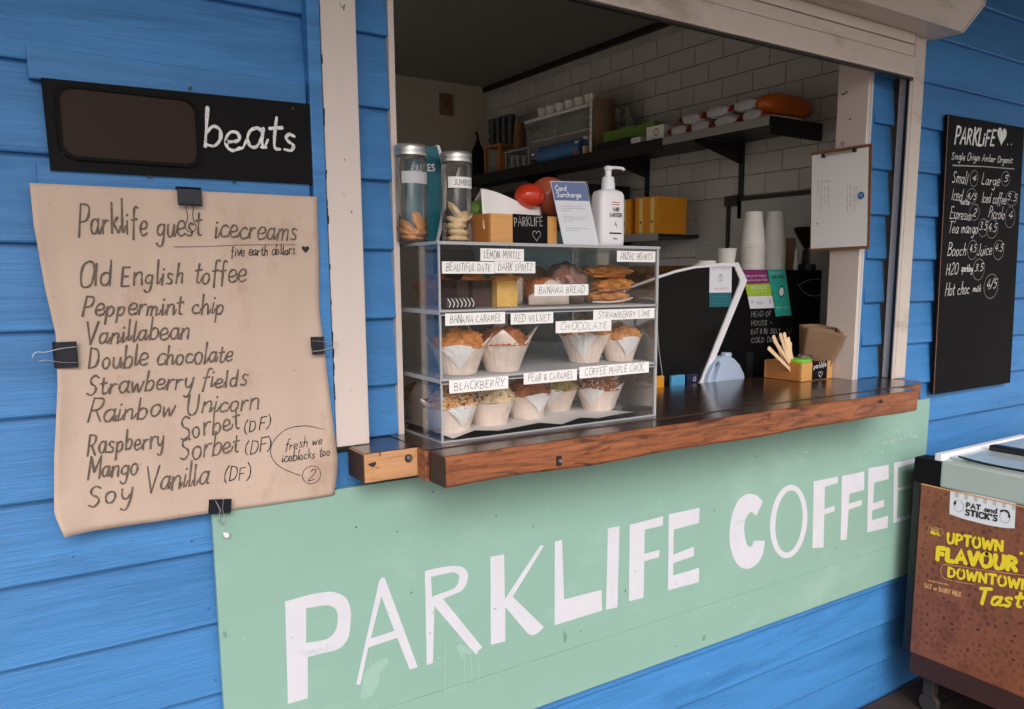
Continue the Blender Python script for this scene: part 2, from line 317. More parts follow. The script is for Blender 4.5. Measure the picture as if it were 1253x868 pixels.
g('1', 24, '4,80 16,100 16,0'); g('(', 30, '26,108 8,70 10,20 26,-8'); g(')', 30, '4,108 24,70 22,20 4,-8'); g("'", 16, '8,100 6,78'); g('/', 40, '34,104 4,-6'); g('.', 18, '8,4 9,0'); g('-', 40, '6,40 34,42'); g('&', 60, '54,0 16,70 26,98 40,80 10,30 20,0 54,40')
g('+', 50, '24,70 24,20|4,46 46,46'); g('*', 34, '6,60 28,90|28,60 6,90'); g('~', 60, '50,98 26,70 4,98 8,40 28,0|28,0 52,50 60,88 50,100 30,76'); 
SHARP = set('AEFHIKLMNTVWXYZ')
def smooth(pts, closed=False):
    if len(pts) < 3: return pts
    P_ = [pts[0]]+pts+[pts[-1]]; out = []
    for i in range(1, len(P_)-2):
        a, b, c, d = P_[i-1], P_[i], P_[i+1], P_[i+2]
        for k in range(4):
            t = k/4; t2 = t*t; t3 = t2*t
            out.append(tuple(.5*((2*b[j])+(-a[j]+c[j])*t+(2*a[j]-5*b[j]+4*c[j]-d[j])*t2+(-a[j]+3*b[j]-3*c[j]+d[j])*t3) for j in (0, 1)))
    out.append(pts[-1]); return out
def ribbon(b, pts, wd, nrm, taper=False, lift=0.):
    """flat stroke following 3D points; rounded ends"""
    m = len(pts)
    if m < 2 or (pts[0]-pts[-1]).length < 1e-7 and m == 2: return
    v = []; f = []; side = None
    t0 = (pts[1]-pts[0]).normalized(); t1 = (pts[-1]-pts[-2]).normalized()
    q = [pts[0]-t0*wd*.42, pts[0]-t0*wd*.25]+pts+[pts[-1]+t1*wd*.25, pts[-1]+t1*wd*.42]; m = len(q)
    for i, p in enumerate(q):
        a = q[max(i-1, 0)]; c = q[min(i+1, m-1)]; t = (c-a)
        if t.length < 1e-9: t = t0
        s = nrm.cross(t.normalized())
        k = .45 if i in (0, m-1) else (.85 if i in (1, m-2) else 1)
        k *= .5*wd*(1+.20*math.sin(i*.9+p.x*190)+.08*math.sin(i*3.1+p.z*400))
        v += [p+s*k+nrm*lift, p-s*k+nrm*lift]
    for i in range(m-1): f.append((2*i, 2*i+1, 2*i+3, 2*i+2))
    b.add(v, f)
def write(b, text, p0, p1, h, wd, nrm, upv=None, jit=1., slant=0., cond=None):
    """letters between two baseline points on a real surface"""
    p0 = Vector(p0); p1 = Vector(p1); u = (p1-p0); Ltot = u.length; u.normalize(); nrm = Vector(nrm).normalized()
    v = nrm.cross(u).normalized() if upv is None else Vector(upv)
    if v.dot(Vector((0, 0, 1))) < 0 and upv is None: v = -v
    tot = sum(G.get(c, G[' '])[0]+10 for c in text); sx = Ltot/tot; sy = h/100; x = 0; L_ = 0
    for idx, c in enumerate(text):
        wdt, st = G.get(c, G[' '])
        jr = random.uniform(-1, 1)*.05*jit; jy = random.uniform(-1, 1)*4*jit; js = 1+random.uniform(-1, 1)*.09*jit
        for s_ in st:
            pts = s_ if (c in SHARP) else smooth(s_)
            q = []
            for (a, y) in pts:
                yy = y*js+jy; aa = a*js+slant*yy+jr*yy
                q.append(p0+u*((x+aa)*sx)+v*(yy*sy))
            L_ += 1
            if c != ' ': ribbon(b, q, wd, nrm, lift=.00005*(L_ % 10))
        if jit > 1 and c in 'aceiklmnuhtd':
            nx = text[idx+1] if idx+1 < len(text) else ' '
            if nx in 'aceimnurtlhbpo':
                cn = smooth([(wdt-6, 4), (wdt+4, 6), (wdt+15, 26)]); L_ += 1
                ribbon(b, [p0+u*((x+aa)*sx)+v*((yy+jy*.5)*sy) for aa, yy in cn], wd*.75, nrm, lift=.00005*(L_ % 10))
        x += wdt+10
    return b
def curve3(pts): 
    z = [tuple(p) for p in pts]; P_ = [z[0]]+z+[z[-1]]; out = []
    for i in range(1, len(P_)-2):
        for k in range(5):
            t = k/5; t2 = t*t; t3 = t2*t; a, b, c, d = P_[i-1], P_[i], P_[i+1], P_[i+2]
            out.append(Vector([.5*((2*b[j])+(-a[j]+c[j])*t+(2*a[j]-5*b[j]+4*c[j]-d[j])*t2+(-a[j]+3*b[j]-3*c[j]+d[j])*t3) for j in range(3)]))
    out.append(Vector(z[-1])); return out
def ring(c, u, v, ru, rv, n=20): return [Vector(c)+Vector(u)*(ru*math.cos(2*PI*k/n))+Vector(v)*(rv*math.sin(2*PI*k/n)) for k in range(n+1)]
def heartpts(c, u, v, s, n=26):
    out = []
    for k in range(n):
        t = 2*PI*k/n; x = 16*math.sin(t)**3; y = 13*math.cos(t)-5*math.cos(2*t)-2*math.cos(3*t)-math.cos(4*t)
        out.append(Vector(c)+Vector(u)*(x*s/32)+Vector(v)*(y*s/30))
    return out
XV, YV, ZV = Vector((1, 0, 0)), Vector((0, 1, 0)), Vector((0, 0, 1))
NW = Vector((0, -1, 0))      # outward normal of the street wall

# ================================================================== GROUND + BUILDING
gb = MB().box(-60, 60, -80, 60, -.5, -.16); struct('ground', gb, 'paving')
dk = struct('deck', MB().box(-3, 7, -4.5, .0, -.16, -.135), 'woodend')
for i in range(30):
    y1 = -.005-i*.145
    if y1 < -4.3: break
    inst('deck_board', MB().box(-5, 5, -.07, .07, -.035, 0, .003).mesh('deck_board', 'deck') if i == 0 else dk.children[0].data, dk, (2, y1-.07, -.10))

wall = thing('cafe_wall', 'bright blue weatherboard kiosk wall around the serving hatch', 'wall', (0, .05, -.1))
PITCH, Z0 = .1482, .031
def wboard(x0, x1, z, yb, ztop=None, zbot=None, m='blue'):
    """one lapped board: bottom edge proud, top tucked under the next"""
    za = max(z, zbot) if zbot is not None else z; zb = min(z+PITCH+.012, ztop) if ztop is not None else z+PITCH+.012
    if zb-za < .01: return
    def yy(zz): return yb-.019*(1-(zz-z)/(PITCH+.012))-.003
    b = MB(); e = .003
    prof = [(yy(za)+e*.6, za), (yy(za), za+e), (yy(zb), zb), (yb+.012, zb), (yb+.012, za)]
    nseg = max(1, int((x1-x0)/.25)); v = []; f = []
    n_ = len(prof)
    for k in range(nseg+1):
        x = x0+(x1-x0)*k/nseg; wob = .0012*noise.noise(Vector((x*2.1, z*9, 3)))
        for (y, zz) in prof: v.append((x, y+wob, zz+.0016*noise.noise(Vector((x*1.3, z*7, 1)))))
    for k in range(nseg):
        for j in range(n_): f.append((k*n_+j, k*n_+(j+1) % n_, (k+1)*n_+(j+1) % n_, (k+1)*n_+j))
    f.append(tuple(range(n_))); f.append(tuple(nseg*n_+j for j in range(n_)))
    b.add(v, f); part('weatherboard', b, m, wall)
k = 0
for r_ in range(0, 18):
    z = Z0+PITCH*(r_-1)
    if z+PITCH < .98: wboard(-1.6, 6.0, z, .035)
    elif z < 1.03:
        wboard(-1.6, .745, z, .035); wboard(.745, 2.435, z, .035, ztop=1.033); wboard(2.435, 6.0, z, .035)
    else:
        wboard(-1.6, .548, z, .035)
        if z < 2.3:
            wboard(.652, .742, z, .075, zbot=1.101, m='blue_rough'); wboard(2.462, 2.574, z, .075, zbot=1.101, m='blue_rough')
        wboard(2.635, 6.0, z, .035)
        if z > 2.3: wboard(.548, 2.635, z, .06)
b = MB(); random.seed(31)
for r_ in range(0, 18):
    z = Z0+PITCH*(r_-1)+.028
    for x in (-.35, .30, .53, 1.15, 1.9, 2.70, 3.35, 4.0):
        if .54 < x < 2.64 and z > 1.0: continue
        if .07 < x < .6 and 1.0 < z < 1.85: continue
        x += random.uniform(-.02, .02); b.lathe([(0, .0016), (.0022, .0014), (.003, 0)], n=8, T=Matrix.Translation((x, .035-.019*(1-.028/(PITCH+.012))-.003, z+random.uniform(-.004, .004))) @ Matrix.Rotation(PI/2, 4, 'X'))
part('nail_heads', b, 'nail', wall, kind='stuff')
part('sheathing', MB().box(-1.6, .73, .095, .13, -.1, 2.65).box(2.45, 6, .095, .13, -.1, 2.65).box(.73, 2.45, .095, .13, -.1, 1.02).box(.73, 2.45, .095, .13, 2.3, 2.65), 'wall_in', wall)
part('corner_batten', MB().box(.5485, .574, -.006, .05, 1.015, 2.6, .002), 'blue', wall)
# blue backing boards that frame the small blackboard
part('backing_board', MB().box(.085, .545, .006, .03, 1.603, 1.645, .002).box(.085, .545, .006, .03, 1.779, 1.83, .002), 'blue', wall)
# reveal linings of the hatch
part('left_lining', MB().box(.7425, .756, .054, .175, 1.1005, 2.3, .001), 'trim', wall)
part('right_lining', MB().box(2.42, 2.436, .056, .172, 1.1005, 2.3, .001), 'trim', wall, 'pale hatch lining on the right, scuffed, behind the clipboard')
part('lining_edge', MB().box(2.4355, 2.442, .052, .09, 1.1005, 2.3, .0006), 'white_letter', wall)
part('side_batten', MB().box(2.4425, 2.462, .058, .09, 1.1005, 2.3, .001), 'blue', wall)
part('head_lining', MB().box(.756, 2.42, .056, .175, 2.286, 2.3), 'trim', wall)
b = MB()
for (px, py, s) in ((1033, 115, 1), (1036, 113, .8), (1040, 146, .6), (1031, 116, .7)):
    c = PXp(px, py, 2.4196); b.box(c.x-.0006, c.x, c.y-.006*s, c.y+.006*s, c.z-.002, c.z+.002)
part('scuff', b, 'darksteel', wall)

# roller shutter
sh = thing('roller_shutter', 'cream roller shutter housing with rolled up slats above the hatch', 'shutter', (1.6, -.05, 2.23))
prof = [(.05, 2.232), (-.112, 2.232), (-.176, 2.30), (-.176, 2.47), (-.112, 2.53), (.05, 2.53)]
def extx(b, prof, x0, x1):
    n_ = len(prof); b.add([(x0, y, z) for y, z in prof]+[(x1, y, z) for y, z in prof], [(i, (i+1) % n_, n_+(i+1) % n_, n_+i) for i in range(n_)]+[tuple(range(n_)), tuple(range(n_, 2*n_))])
    return b
part('housing', extx(MB(), prof, .565, 2.655), 'metal_cream', sh)
part('end_cap', extx(MB(), [(y*1.02, 2.38+(z-2.38)*1.015) for y, z in prof], 2.6555, 2.662), 'metal_cream', sh)
part('bottom_rail', MB().box(.652, 2.548, -.026, .004, 2.094, 2.158, .004), 'metal_cream', sh)
part('shutter_slat', MB().box(.652, 2.548, -.020, .002, 2.1605, 2.196, .005), 'metal_cream', sh)
part('shutter_slat', MB().box(.652, 2.548, -.020, .002, 2.1985, 2.2315, .005), 'metal_cream', sh)
part('weather_seal', MB().box(.652, 2.548, -.019, -.005, 2.088, 2.0935), 'black', sh)
part('guide_rail', MB().box(.577, .650, -.001, .05, 1.1005, 2.2315, .003), 'trim', sh, 'wide cream guide rail left of the hatch, flaking at its left edge')
part('guide_rail', MB().box(2.572, 2.634, -.006, .045, 1.1005, 2.2315, .003), 'metal_cream', sh)
b = MB()
for (x, z) in ((.613, 1.22), (.612, 1.62), (.614, 2.02), (2.603, 1.25), (2.603, 1.68), (2.603, 2.05)): b.lathe([(0, .0012), (.0032, .0012), (.004, 0)], n=10, T=Matrix.Translation((x, -.001 if x < 1 else -.006, z)) @ Matrix.Rotation(PI/2, 4, 'X'))
part('screw_heads', b, 'metal_cream', sh, kind='stuff')
part('guide_lip', MB().box(2.556, 2.5685, -.006, -.001, 1.1005, 2.088, .001), 'metal_cream', sh)
part('guide_slot', MB().box(2.559, 2.5715, -.0005, .012, 1.1005, 2.2), 'black', sh)
b = MB()
random.seed(3)
for i in range(34):
    z = random.choice([random.uniform(1.2, 1.36), random.uniform(1.5, 1.9), random.uniform(1.1, 2.1)]); h = random.uniform(.006, .03)
    b.box(.5760, .5772+random.uniform(0, .0018), -.0018, -.0008, z, z+h*.6)
part('chipped_edge', b, 'darksteel', sh, kind='stuff')

# ledger beam and counter
ct = thing('serving_counter', 'thick varnished timber serving counter through the hatch', 'counter', (1.55, -.02, 1.034))
part('ledger_beam', MB().box(.602, .735, -.088, -.002, 1.038, 1.0985, .003), 'pine', ct, 'raw pale timber beam end with a round bolt and a dark knot')
part('ledger_end', MB().box(.5995, .6018, -.086, -.004, 1.040, 1.0965), 'woodend', ct)
part('ledger_top', MB().box(.603, .735, -.086, -.004, 1.0988, 1.1), 'woodtop', ct)
part('ledger_packer', MB().box(.653, .7365, -.0015, .093, 1.04, 1.0995), 'woodtop', ct)
part('ledger_beam', MB().box(.7355, 2.60, -.088, -.002, 1.038, 1.0995, .003), 'woodedge', ct)
part('plank', MB().box(.718, 2.39, -.128, -.0885, 1.034, 1.0985, .003), 'woodedge', ct)
pl = MB()
def slab(x0, x1, y0, y1, z0, z1, seed, n=26):
    b = MB(); v = []; f = []
    for k in range(n+1):
        x = x0+(x1-x0)*k/n; w_ = .007*noise.noise(Vector((x*3.1, seed, 0)))+.003*noise.noise(Vector((x*11, seed, 5)))
        wz = .005*noise.noise(Vector((x*4, seed, 9)))
        ring_ = [(y1, z0+wz), (y0+.004+w_, z0+wz), (y0+w_, z0+.006+wz), (y0+w_*1.4, (z0+z1)/2), (y0+w_+.001, z1-.006), (y0+w_+.006, z1), (y1, z1)]
        v += [(x, y, z) for y, z in ring_]
    m_ = 7
    for k in range(n):
        for j in range(m_): f.append((k*m_+j, k*m_+(j+1) % m_, (k+1)*m_+(j+1) % m_, (k+1)*m_+j))
    f += [tuple(range(m_)), tuple(n*m_+j for j in range(m_))]
    return b.add(v, f)
part('plank', slab(.7275, 2.386, -.205, -.1285, 1.034, 1.098, 1), 'woodedge', ct, 'front plank with a rough red brown live edge')
part('plank_end', MB().box(.7262, .7272, -.2, -.129, 1.035, 1.097), 'woodend', ct)
part('plank_top', MB().box(.728, 2.384, -.198, -.129, 1.0984, 1.0994), 'woodtop', ct)
part('plank_top', MB().box(.72, 2.55, -.1275, .085, 1.0998, 1.1012), 'woodtop', ct)
part('plank', MB().box(.757, 2.419, .0875, .30, 1.040, 1.1002, .003), 'woodtop', ct)
part('plank', MB().box(.757, 2.419, .0, .0865, 1.040, 1.0995), 'woodtop', ct)
# fasteners
def boltp(c, r, parent, m='steel'):
    b = MB(); T = Matrix.Translation(Vector(c)) @ Matrix.Rotation(PI/2, 4, 'X')
    b.lathe([(0, -.0), (r, 0), (r, .0018), (r*.8, .003), (0, .003)], n=18, T=T); return part('bolt', b, m, parent)
c = PY(500, 561, -.088); part('bolt_hole', MB().lathe([(0, .0012), (.0085, .0012), (.009, 0)], n=20, T=Matrix.Translation(c) @ Matrix.Rotation(PI/2, 4, 'X')), 'woodend', ct)
boltp((c.x+.001, -.0895, c.z+.001), .0055, ct)
kn = [PY(*p, -.0888) for p in ((450, 568), (455, 566.5), (460, 565), (460.5, 568), (457, 572), (452, 570))]
part('knot', MB().poly([kn]), 'woodend', ct)
part('split', MB().poly([[PY(*p, -.0888) for p in ((463.5, 552), (465, 552), (466, 558), (465, 559))]]), 'woodend', ct)
c = PY(684.5, 564, -.209); part('joint_plate', MB().box(c.x-.006, c.x+.006, -.2105, -.203, c.z-.011, c.z+.011, .002), 'darksteel', ct); boltp((c.x+.001, -.2105, c.z), .0045, ct)
c = PY(1078, 491, -.209); boltp((c.x, -.2085, c.z), .006, ct, 'darksteel')

# ------------------------------------------------------------------ interior room
part('inner_panel', MB().box(-.8, .742, .13, .172, -.1, 2.65).box(2.436, 2.9, .13, .172, -.1, 2.65).box(.742, 2.436, .13, .172, -.1, 1.02).box(.742, 2.436, .13, .172, 2.3, 2.65), 'wall_in', wall)
struct('back_wall', MB().box(-.8, 2.9, 3.10, 3.2, -.1, 2.65), 'wall_in')
struct('room_side_wall', MB().box(-.9, -.8, .13, .45, -.1, 2.65).box(-.9, -.8, 2.95, 3.2, -.1, 2.65).box(-.9, -.8, .451, 2.949, 2.35, 2.65), 'wall_in')   # unseen wide opening added here to let sky light into the room
rw = struct('tiled_wall', MB().box(2.762, 2.9, .172, 3.10, -.1, 2.65), 'grout')
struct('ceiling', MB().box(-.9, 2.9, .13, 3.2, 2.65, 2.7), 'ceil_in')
struct('room_floor', MB().box(-.9, 2.9, .13, 3.2, -.16, -.1), 'floor_in')
part('junction_strip', MB().box(2.735, 2.7555, .175, 3.098, 2.618, 2.648), 'black', rw)  # dark strip along the joint of tiled wall and ceiling
tm = MB().box(-.006, .006, -.0855, .0855, -.0415, .0415, .0015).mesh('tile', 'tile'); TH, TW = .0865, .1745
random.seed(5)
for rr in range(16):
    zc_ = 1.235+rr*TH
    for cc in range(18):
        yc = .06+cc*TW+(TW/2 if rr % 2 else 0)
        if yc < .25 or yc > 3.0: continue
        inst('tile', tm, rw, (2.756+random.uniform(-.0006, .0006), yc, zc_), (random.uniform(-.002, .002), random.uniform(-.004, .004), random.uniform(-.004, .004)))
# soffit and fascia added out of view to shade the top of the wall
struct('shade_soffit', MB().box(-3, 7, -1.5, .03, 2.56, 2.6), 'ceil_in')
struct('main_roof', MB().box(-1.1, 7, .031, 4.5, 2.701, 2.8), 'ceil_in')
struct('shade_fascia', MB().box(-3, 7, -1.53, -1.501, 2.5, 2.68), 'trim')

# ================================================================== SIGNS ON THE WALL
sg = thing('shop_sign', 'long mint green hand painted sign reading PARKLIFE COFFEE below the counter', 'sign', (1.56, .0, .36))
part('panel', MB().box(.322, 2.80, -.008, .006, .4895, 1.0125, .0012), 'sign', sg)
part('panel', MB().box(.322, 2.80, -.007, .006, .358, .4885, .0012), 'sign', sg)
YS = -.0088
def c5(x, y): return PY(340+x/2.818, 560+y/2.818, YS)
def c6(x, y): return PY(740+x/3.1, 520+y/3.1, YS)
def fr(fn, s): return [fn(*map(float, p.split(','))) for p in s.split()]
LET = [
 (c5, ['25,497 100,476 165,464 200,466 235,485 250,520 252,555 246,610 232,640 205,662 160,674 103,688 103,830 35,850', '98,520 150,511 182,512 202,528 207,560 200,595 180,620 150,632 98,640']),
 (c5, ['350,425 358,413 368,416 378,440 482,722 455,732 412,622 312,655 285,782 270,784', '357,478 402,598 320,625']),
 (c5, ['507,392 560,380 610,374 640,380 655,400 652,430 630,462 570,488 705,655 690,666 672,668 540,512 535,708 514,716', '528,412 570,402 608,396 626,405 624,430 600,456 532,480']),
 (c5, ['733,343 780,334 783,490 905,303 918,304 810,480 917,585 903,600 862,608 784,515 784,634 735,646']),
 (c5, ['955,290 980,285 987,490 1116,457 1118,528 955,578']),
 (c6, ['12,394 56,385 48,692 5,702']),
 (c6, ['95,380 222,347 220,382 152,398 150,490 208,475 206,502 150,518 147,655 92,670']),
 (c6, ['243,340 360,315 358,372 262,398 260,493 338,463 338,498 260,525 260,572 358,543 357,597 240,628']),
 (c6, ['600,290 580,270 545,262 512,282 487,330 474,400 478,470 500,525 535,547 575,530 600,490 608,440 565,440 560,460 550,464 537,448 529,400 533,360 548,335 560,332 575,346']),
 (c6, [' '.join('%f,%f' % (698+70*math.cos(t)+10*math.sin(t), 367-139*math.sin(t)) for t in [2*PI*i/28 for i in range(28)]), ' '.join('%f,%f' % (699+51*math.cos(t)+9*math.sin(t), 367-118*math.sin(t)) for t in [2*PI*i/28 for i in range(28)])]),
 (c6, ['793,215 884,197 884,220 835,235 833,320 872,307 872,328 833,340 830,465 788,468']),
 (c6, ['900,195 985,177 984,247 928,262 926,300 975,285 975,305 925,322 918,435 895,438']),
 (c6, ['1000,165 1077,152 1077,205 1022,220 1018,298 1060,285 1060,310 1015,325 1013,362 1075,345 1073,390 996,408']),
 (c6, ['1098,145 1188,127 1188,141 1112,162 1112,240 1188,222 1188,233 1112,250 1108,355 1190,331 1190,346 1095,373'])]
def soft(r_):
    n = len(r_); cr = []
    for i in range(n):
        a, b_, c = r_[i-1], r_[i], r_[(i+1) % n]; d1, d2 = (b_-a), (c-b_); cr.append(d1.angle(d2) < R(52) if d1.length > 1e-6 and d2.length > 1e-6 else False)
    out = []
    for i in range(n):
        p0_, p1_, p2_, p3_ = r_[i-1], r_[i], r_[(i+1) % n], r_[(i+2) % n]; out.append(p1_)
        if cr[i] and cr[(i+1) % n]:
            for t in (.25, .5, .75):
                t2, t3 = t*t, t*t*t; out.append(.5*((2*p1_)+(-p0_+p2_)*t+(2*p0_-5*p1_+4*p2_-p3_)*t2+(-p0_+3*p1_-3*p2_+p3_)*t3))
    return out
for fn, rings in LET: part('letter', MB().poly([soft(fr(fn, r_)) for r_ in rings], (0, .0006, 0)), 'white_letter', sg)
b = MB()
for (x, y0, y1) in ((362, 700, 868), (578, 640, 840), (643, 668, 800), (668, 690, 780), (692, 668, 790), (322, 660, 740)):
    ribbon(b, [c5(x+random.uniform(-1, 1), y0+(y1-y0)*t/6)+NW*.0003 for t in range(7)], .0022, NW)
part('paint_drip', b, 'signdrip', sg, kind='stuff')
b = MB()
for pts in (((296, 745), (330, 712), (372, 692), (380, 712), (350, 745), (352, 775), (335, 800), (322, 822), (286, 830), (290, 790)), ((612, 652), (628, 644), (650, 652), (672, 664), (664, 680), (640, 676), (648, 700), (634, 690))):
    q = curve3([Vector((p[0], 0, p[1])) for p in pts+(pts[0],)]); b.poly([[c5(p.x, p.z)+NW*.0002 for p in q[:-1]]])
part('paint_smear', b, 'signdrip', sg, kind='stuff')
b = MB(); write(b, '@parklife', PY(1076, 545, YS), PY(1123, 534.5, YS), .018, .0016, NW); part('signature', b, 'white_letter', sg)
b = MB(); random.seed(12)
for (x, y) in ((270, 240), (535, 118), (460, 465), (752, 202), (410, 255), (1198, 460), (1045, 600), (880, 238)):
    c = c5(x, y); b.add([(c.x+math.cos(a)*.0016, YS-.0006, c.z+math.sin(a)*.0025) for a in (0, 1.2, 2.5, 3.7, 5)], [(0, 1, 2, 3, 4)])
for (x, y) in ((415, 325), (270, 840), (880, 466), (575, 120), (78, 630)):
    c = c6(x, y); b.add([(c.x+math.cos(a)*.002, YS-.0006, c.z+math.sin(a)*.003) for a in (0, 1.2, 2.5, 3.7, 5)], [(0, 1, 2, 3, 4)])
part('chip', b, 'darksteel', sg)

# small "beats" blackboard with smoked window
bt = thing('music_sign', 'small black board reading beats with a smoked rounded window, upper left', 'sign', (.33, .0, 1.63))
bx = MB()
c4 = [PY(*p, -.002) for p in ((50, 95), (385.5, 128), (391, 226), (62, 208))]
bx.poly([c4], (0, .009, 0)); part('board', bx, 'board', bt)
def rrect(c, hw, hh, r_, n=6, T=None):
    out = []
    for (sx, sz, a0) in ((1, 1, 0), (-1, 1, PI/2), (-1, -1, PI), (1, -1, 1.5*PI)):
        for k in range(n+1): a = a0+PI/2*k/n; out.append(Vector((c[0]+sx*(hw-r_)+r_*math.cos(a), c[1], c[2]+sz*(hh-r_)+r_*math.sin(a))))
    return out
cc_ = PY(160.5, 156.5, -.002); outer = rrect((cc_.x, -.0022, cc_.z), .112, .0615, .026); inner = rrect((cc_.x, -.0022, cc_.z), .106, .0555, .022)
part('window_rim', MB().poly([outer, inner], (0, -.006, 0)), 'rim', bt)
part('smoked_pane', MB().poly([inner], (0, -.0015, 0)), 'smoke', bt)
b = MB(); write(b, 'beats', PY(247, 180, -.0022), PY(367, 185, -.0022), .066, .0056, NW, jit=1.6, slant=.16); part('lettering', b, 'chalk', bt)
for p in ((77.6, 187), (233, 108), (183, 216.5), (287, 223), (358, 133)):
    q = PY(*p, -.003); part('screw', MB().lathe([(0, .001), (.0025, .001), (.003, 0)], n=10, T=Matrix.Translation(q) @ Matrix.Rotation(PI/2, 4, 'X')), 'darksteel', bt)

# butcher paper menu
pm = thing('ice_cream_menu', 'curling brown paper menu of guest ice creams clipped to the wall', 'menu', (.31, -.01, 1.0))
def edgept(u, v):
    # u 0..1 left-right, v 0..1 top-bottom: outline of the sheet taken at its own plane
    Lx = [(0, 36, 224), (.15, 41, 275), (.35, 54, 350), (.47, 68, 410), (.6, 70, 470), (.8, 66, 560), (.94, 66, 628), (1, 78, 655)]
    Rx = [(0, 388, 241), (.2, 390, 310), (.4, 391, 380), (.5, 396, 420), (.65, 404, 490), (.85, 413, 560), (.9, 412, 580), (1, 409, 606)]
    def ip(T_, t):
        for a, b in zip(T_, T_[1:]):
            if t <= b[0]+1e-9: s = (t-a[0])/(b[0]-a[0]); return a[1]+(b[1]-a[1])*s, a[2]+(b[2]-a[2])*s
    a = ip(Lx, v); c = ip(Rx, v); p = PY(a[0]+(c[0]-a[0])*u, a[1]+(c[1]-a[1])*u, -.012)
    d = .006*math.sin(v*3.1)*(1-u)**3+.012*max(0, v-.9)*10*(max(0, .12-u)*8)+.003*noise.noise(Vector((u*3, v*4, 0)))+.0022*noise.noise(Vector((u*7, v*7, 2)))+.0012*abs(noise.noise(Vector((u*4+v*2, v*6-u*3, 8))))*2
    d += .008*(max(0, .1-u)*10)**2*abs(math.sin(v*7))*.7
    return Vector((p.x, -.012-d, p.z))
NU, NV = 48, 60; v = [edgept(i/NU, j/NV) for j in range(NV+1) for i in range(NU+1)]
f = [(j*(NU+1)+i, j*(NU+1)+i+1, (j+1)*(NU+1)+i+1, (j+1)*(NU+1)+i) for j in range(NV) for i in range(NU)]
b = MB().add(v, f, True); so_ = part('paper_sheet', b, 'kraft', pm); md = so_.modifiers.new('t', 'SOLIDIFY'); md.thickness = .0006; md.offset = 1
YP = -.0205
def hw(text, x0, y0, x1, y1, h, m='marker', wd=.0034, par=None, Y=YP, nm='handwriting', jit=1.5, nrm=NW, slant=.24):
    b = MB(); p0 = PY(x0, y0, Y); p1 = PY(x1, y1, Y); hh = (PY(x0, y0-h, Y)-p0).length
    write(b, text, p0, p1, hh, wd, nrm, jit=jit, slant=slant); return part(nm, b, m, par or pm)
# the strokes sit on the sheet: drop them to its surface
from mathutils.bvhtree import BVHTree
BV = BVHTree.FromPolygons([tuple(q) for q in v], f)
def onpaper(o):
    k0 = wloc(pm)
    for q in o.data.vertices:
        wv = q.co+k0; hit = BV.ray_cast(Vector((wv.x, -1, wv.z)), Vector((0, 1, 0)))
        y = hit[0].y if hit[0] else -.014
        q.co.y = y-.0011+(wv.y-YP)-k0.y
    return o
for L_ in (('Parklife', 95, 288, 184, 286, 36), ('guest', 192, 290, 249, 289, 30), ('icecreams', 263, 291, 366, 293, 27), ('Old English toffee', 95, 352, 303, 345, 27), ('Peppermint chip', 99, 388, 276, 384, 24),
           ('Vanillabean', 103, 421, 233, 415, 25), ('Double chocolate', 107, 452, 287, 443, 25), ('Strawberry fields', 105, 483, 304, 472, 24), ('Rainbow Unicorn', 105, 518, 319, 501, 25),
           ('Raspberry', 106, 558, 202, 547, 25), ('Sorbet', 221, 541, 296, 525, 26), ('Mango', 106, 588, 170, 581, 24), ('Sorbet', 220, 565, 296, 552, 26), ('Soy', 107, 622, 163, 613, 26), ('Vanilla', 177, 604, 257, 594, 28)):
    onpaper(hw(*L_[:5], L_[5]*1.05))
for L_ in (('(DF)', 299, 531, 333, 524, 15), ('(DF)', 300, 558, 334, 551, 15), ('(DF)', 274, 592, 309, 586, 17)): onpaper(hw(*L_, m='pen', wd=.0018))
for L_ in (('five earth dollars.', 284, 314, 365, 311, 13), ('fresh we', 350, 552, 397, 544, 12), ('iceblocks too', 346, 567, 406, 558, 12), ('2', 377, 589, 389, 587, 15)): onpaper(hw(*L_, m='pen', wd=.0016))
b = MB(); b.poly([heartpts(PY(375, 305, YP), XV, ZV, .015)]); onpaper(part('heart', b, 'pen', pm))
b = MB(); ribbon(b, [PY(214+149*t/8, 302-3*t/8+.5*math.sin(t), YP) for t in range(9)], .0014, NW); onpaper(part('underline', b, 'marker', pm))
b = MB(); ribbon(b, ring(PY(382.5, 582, YP), XV, ZV, .019, .0185, 24), .0013, NW)
ribbon(b, curve3([PY(*p, YP) for p in ((396, 526), (375, 522), (352, 526), (336, 541), (333, 558), (345, 573), (369, 583))]), .0013, NW); onpaper(part('bubble_line', b, 'pen', pm))

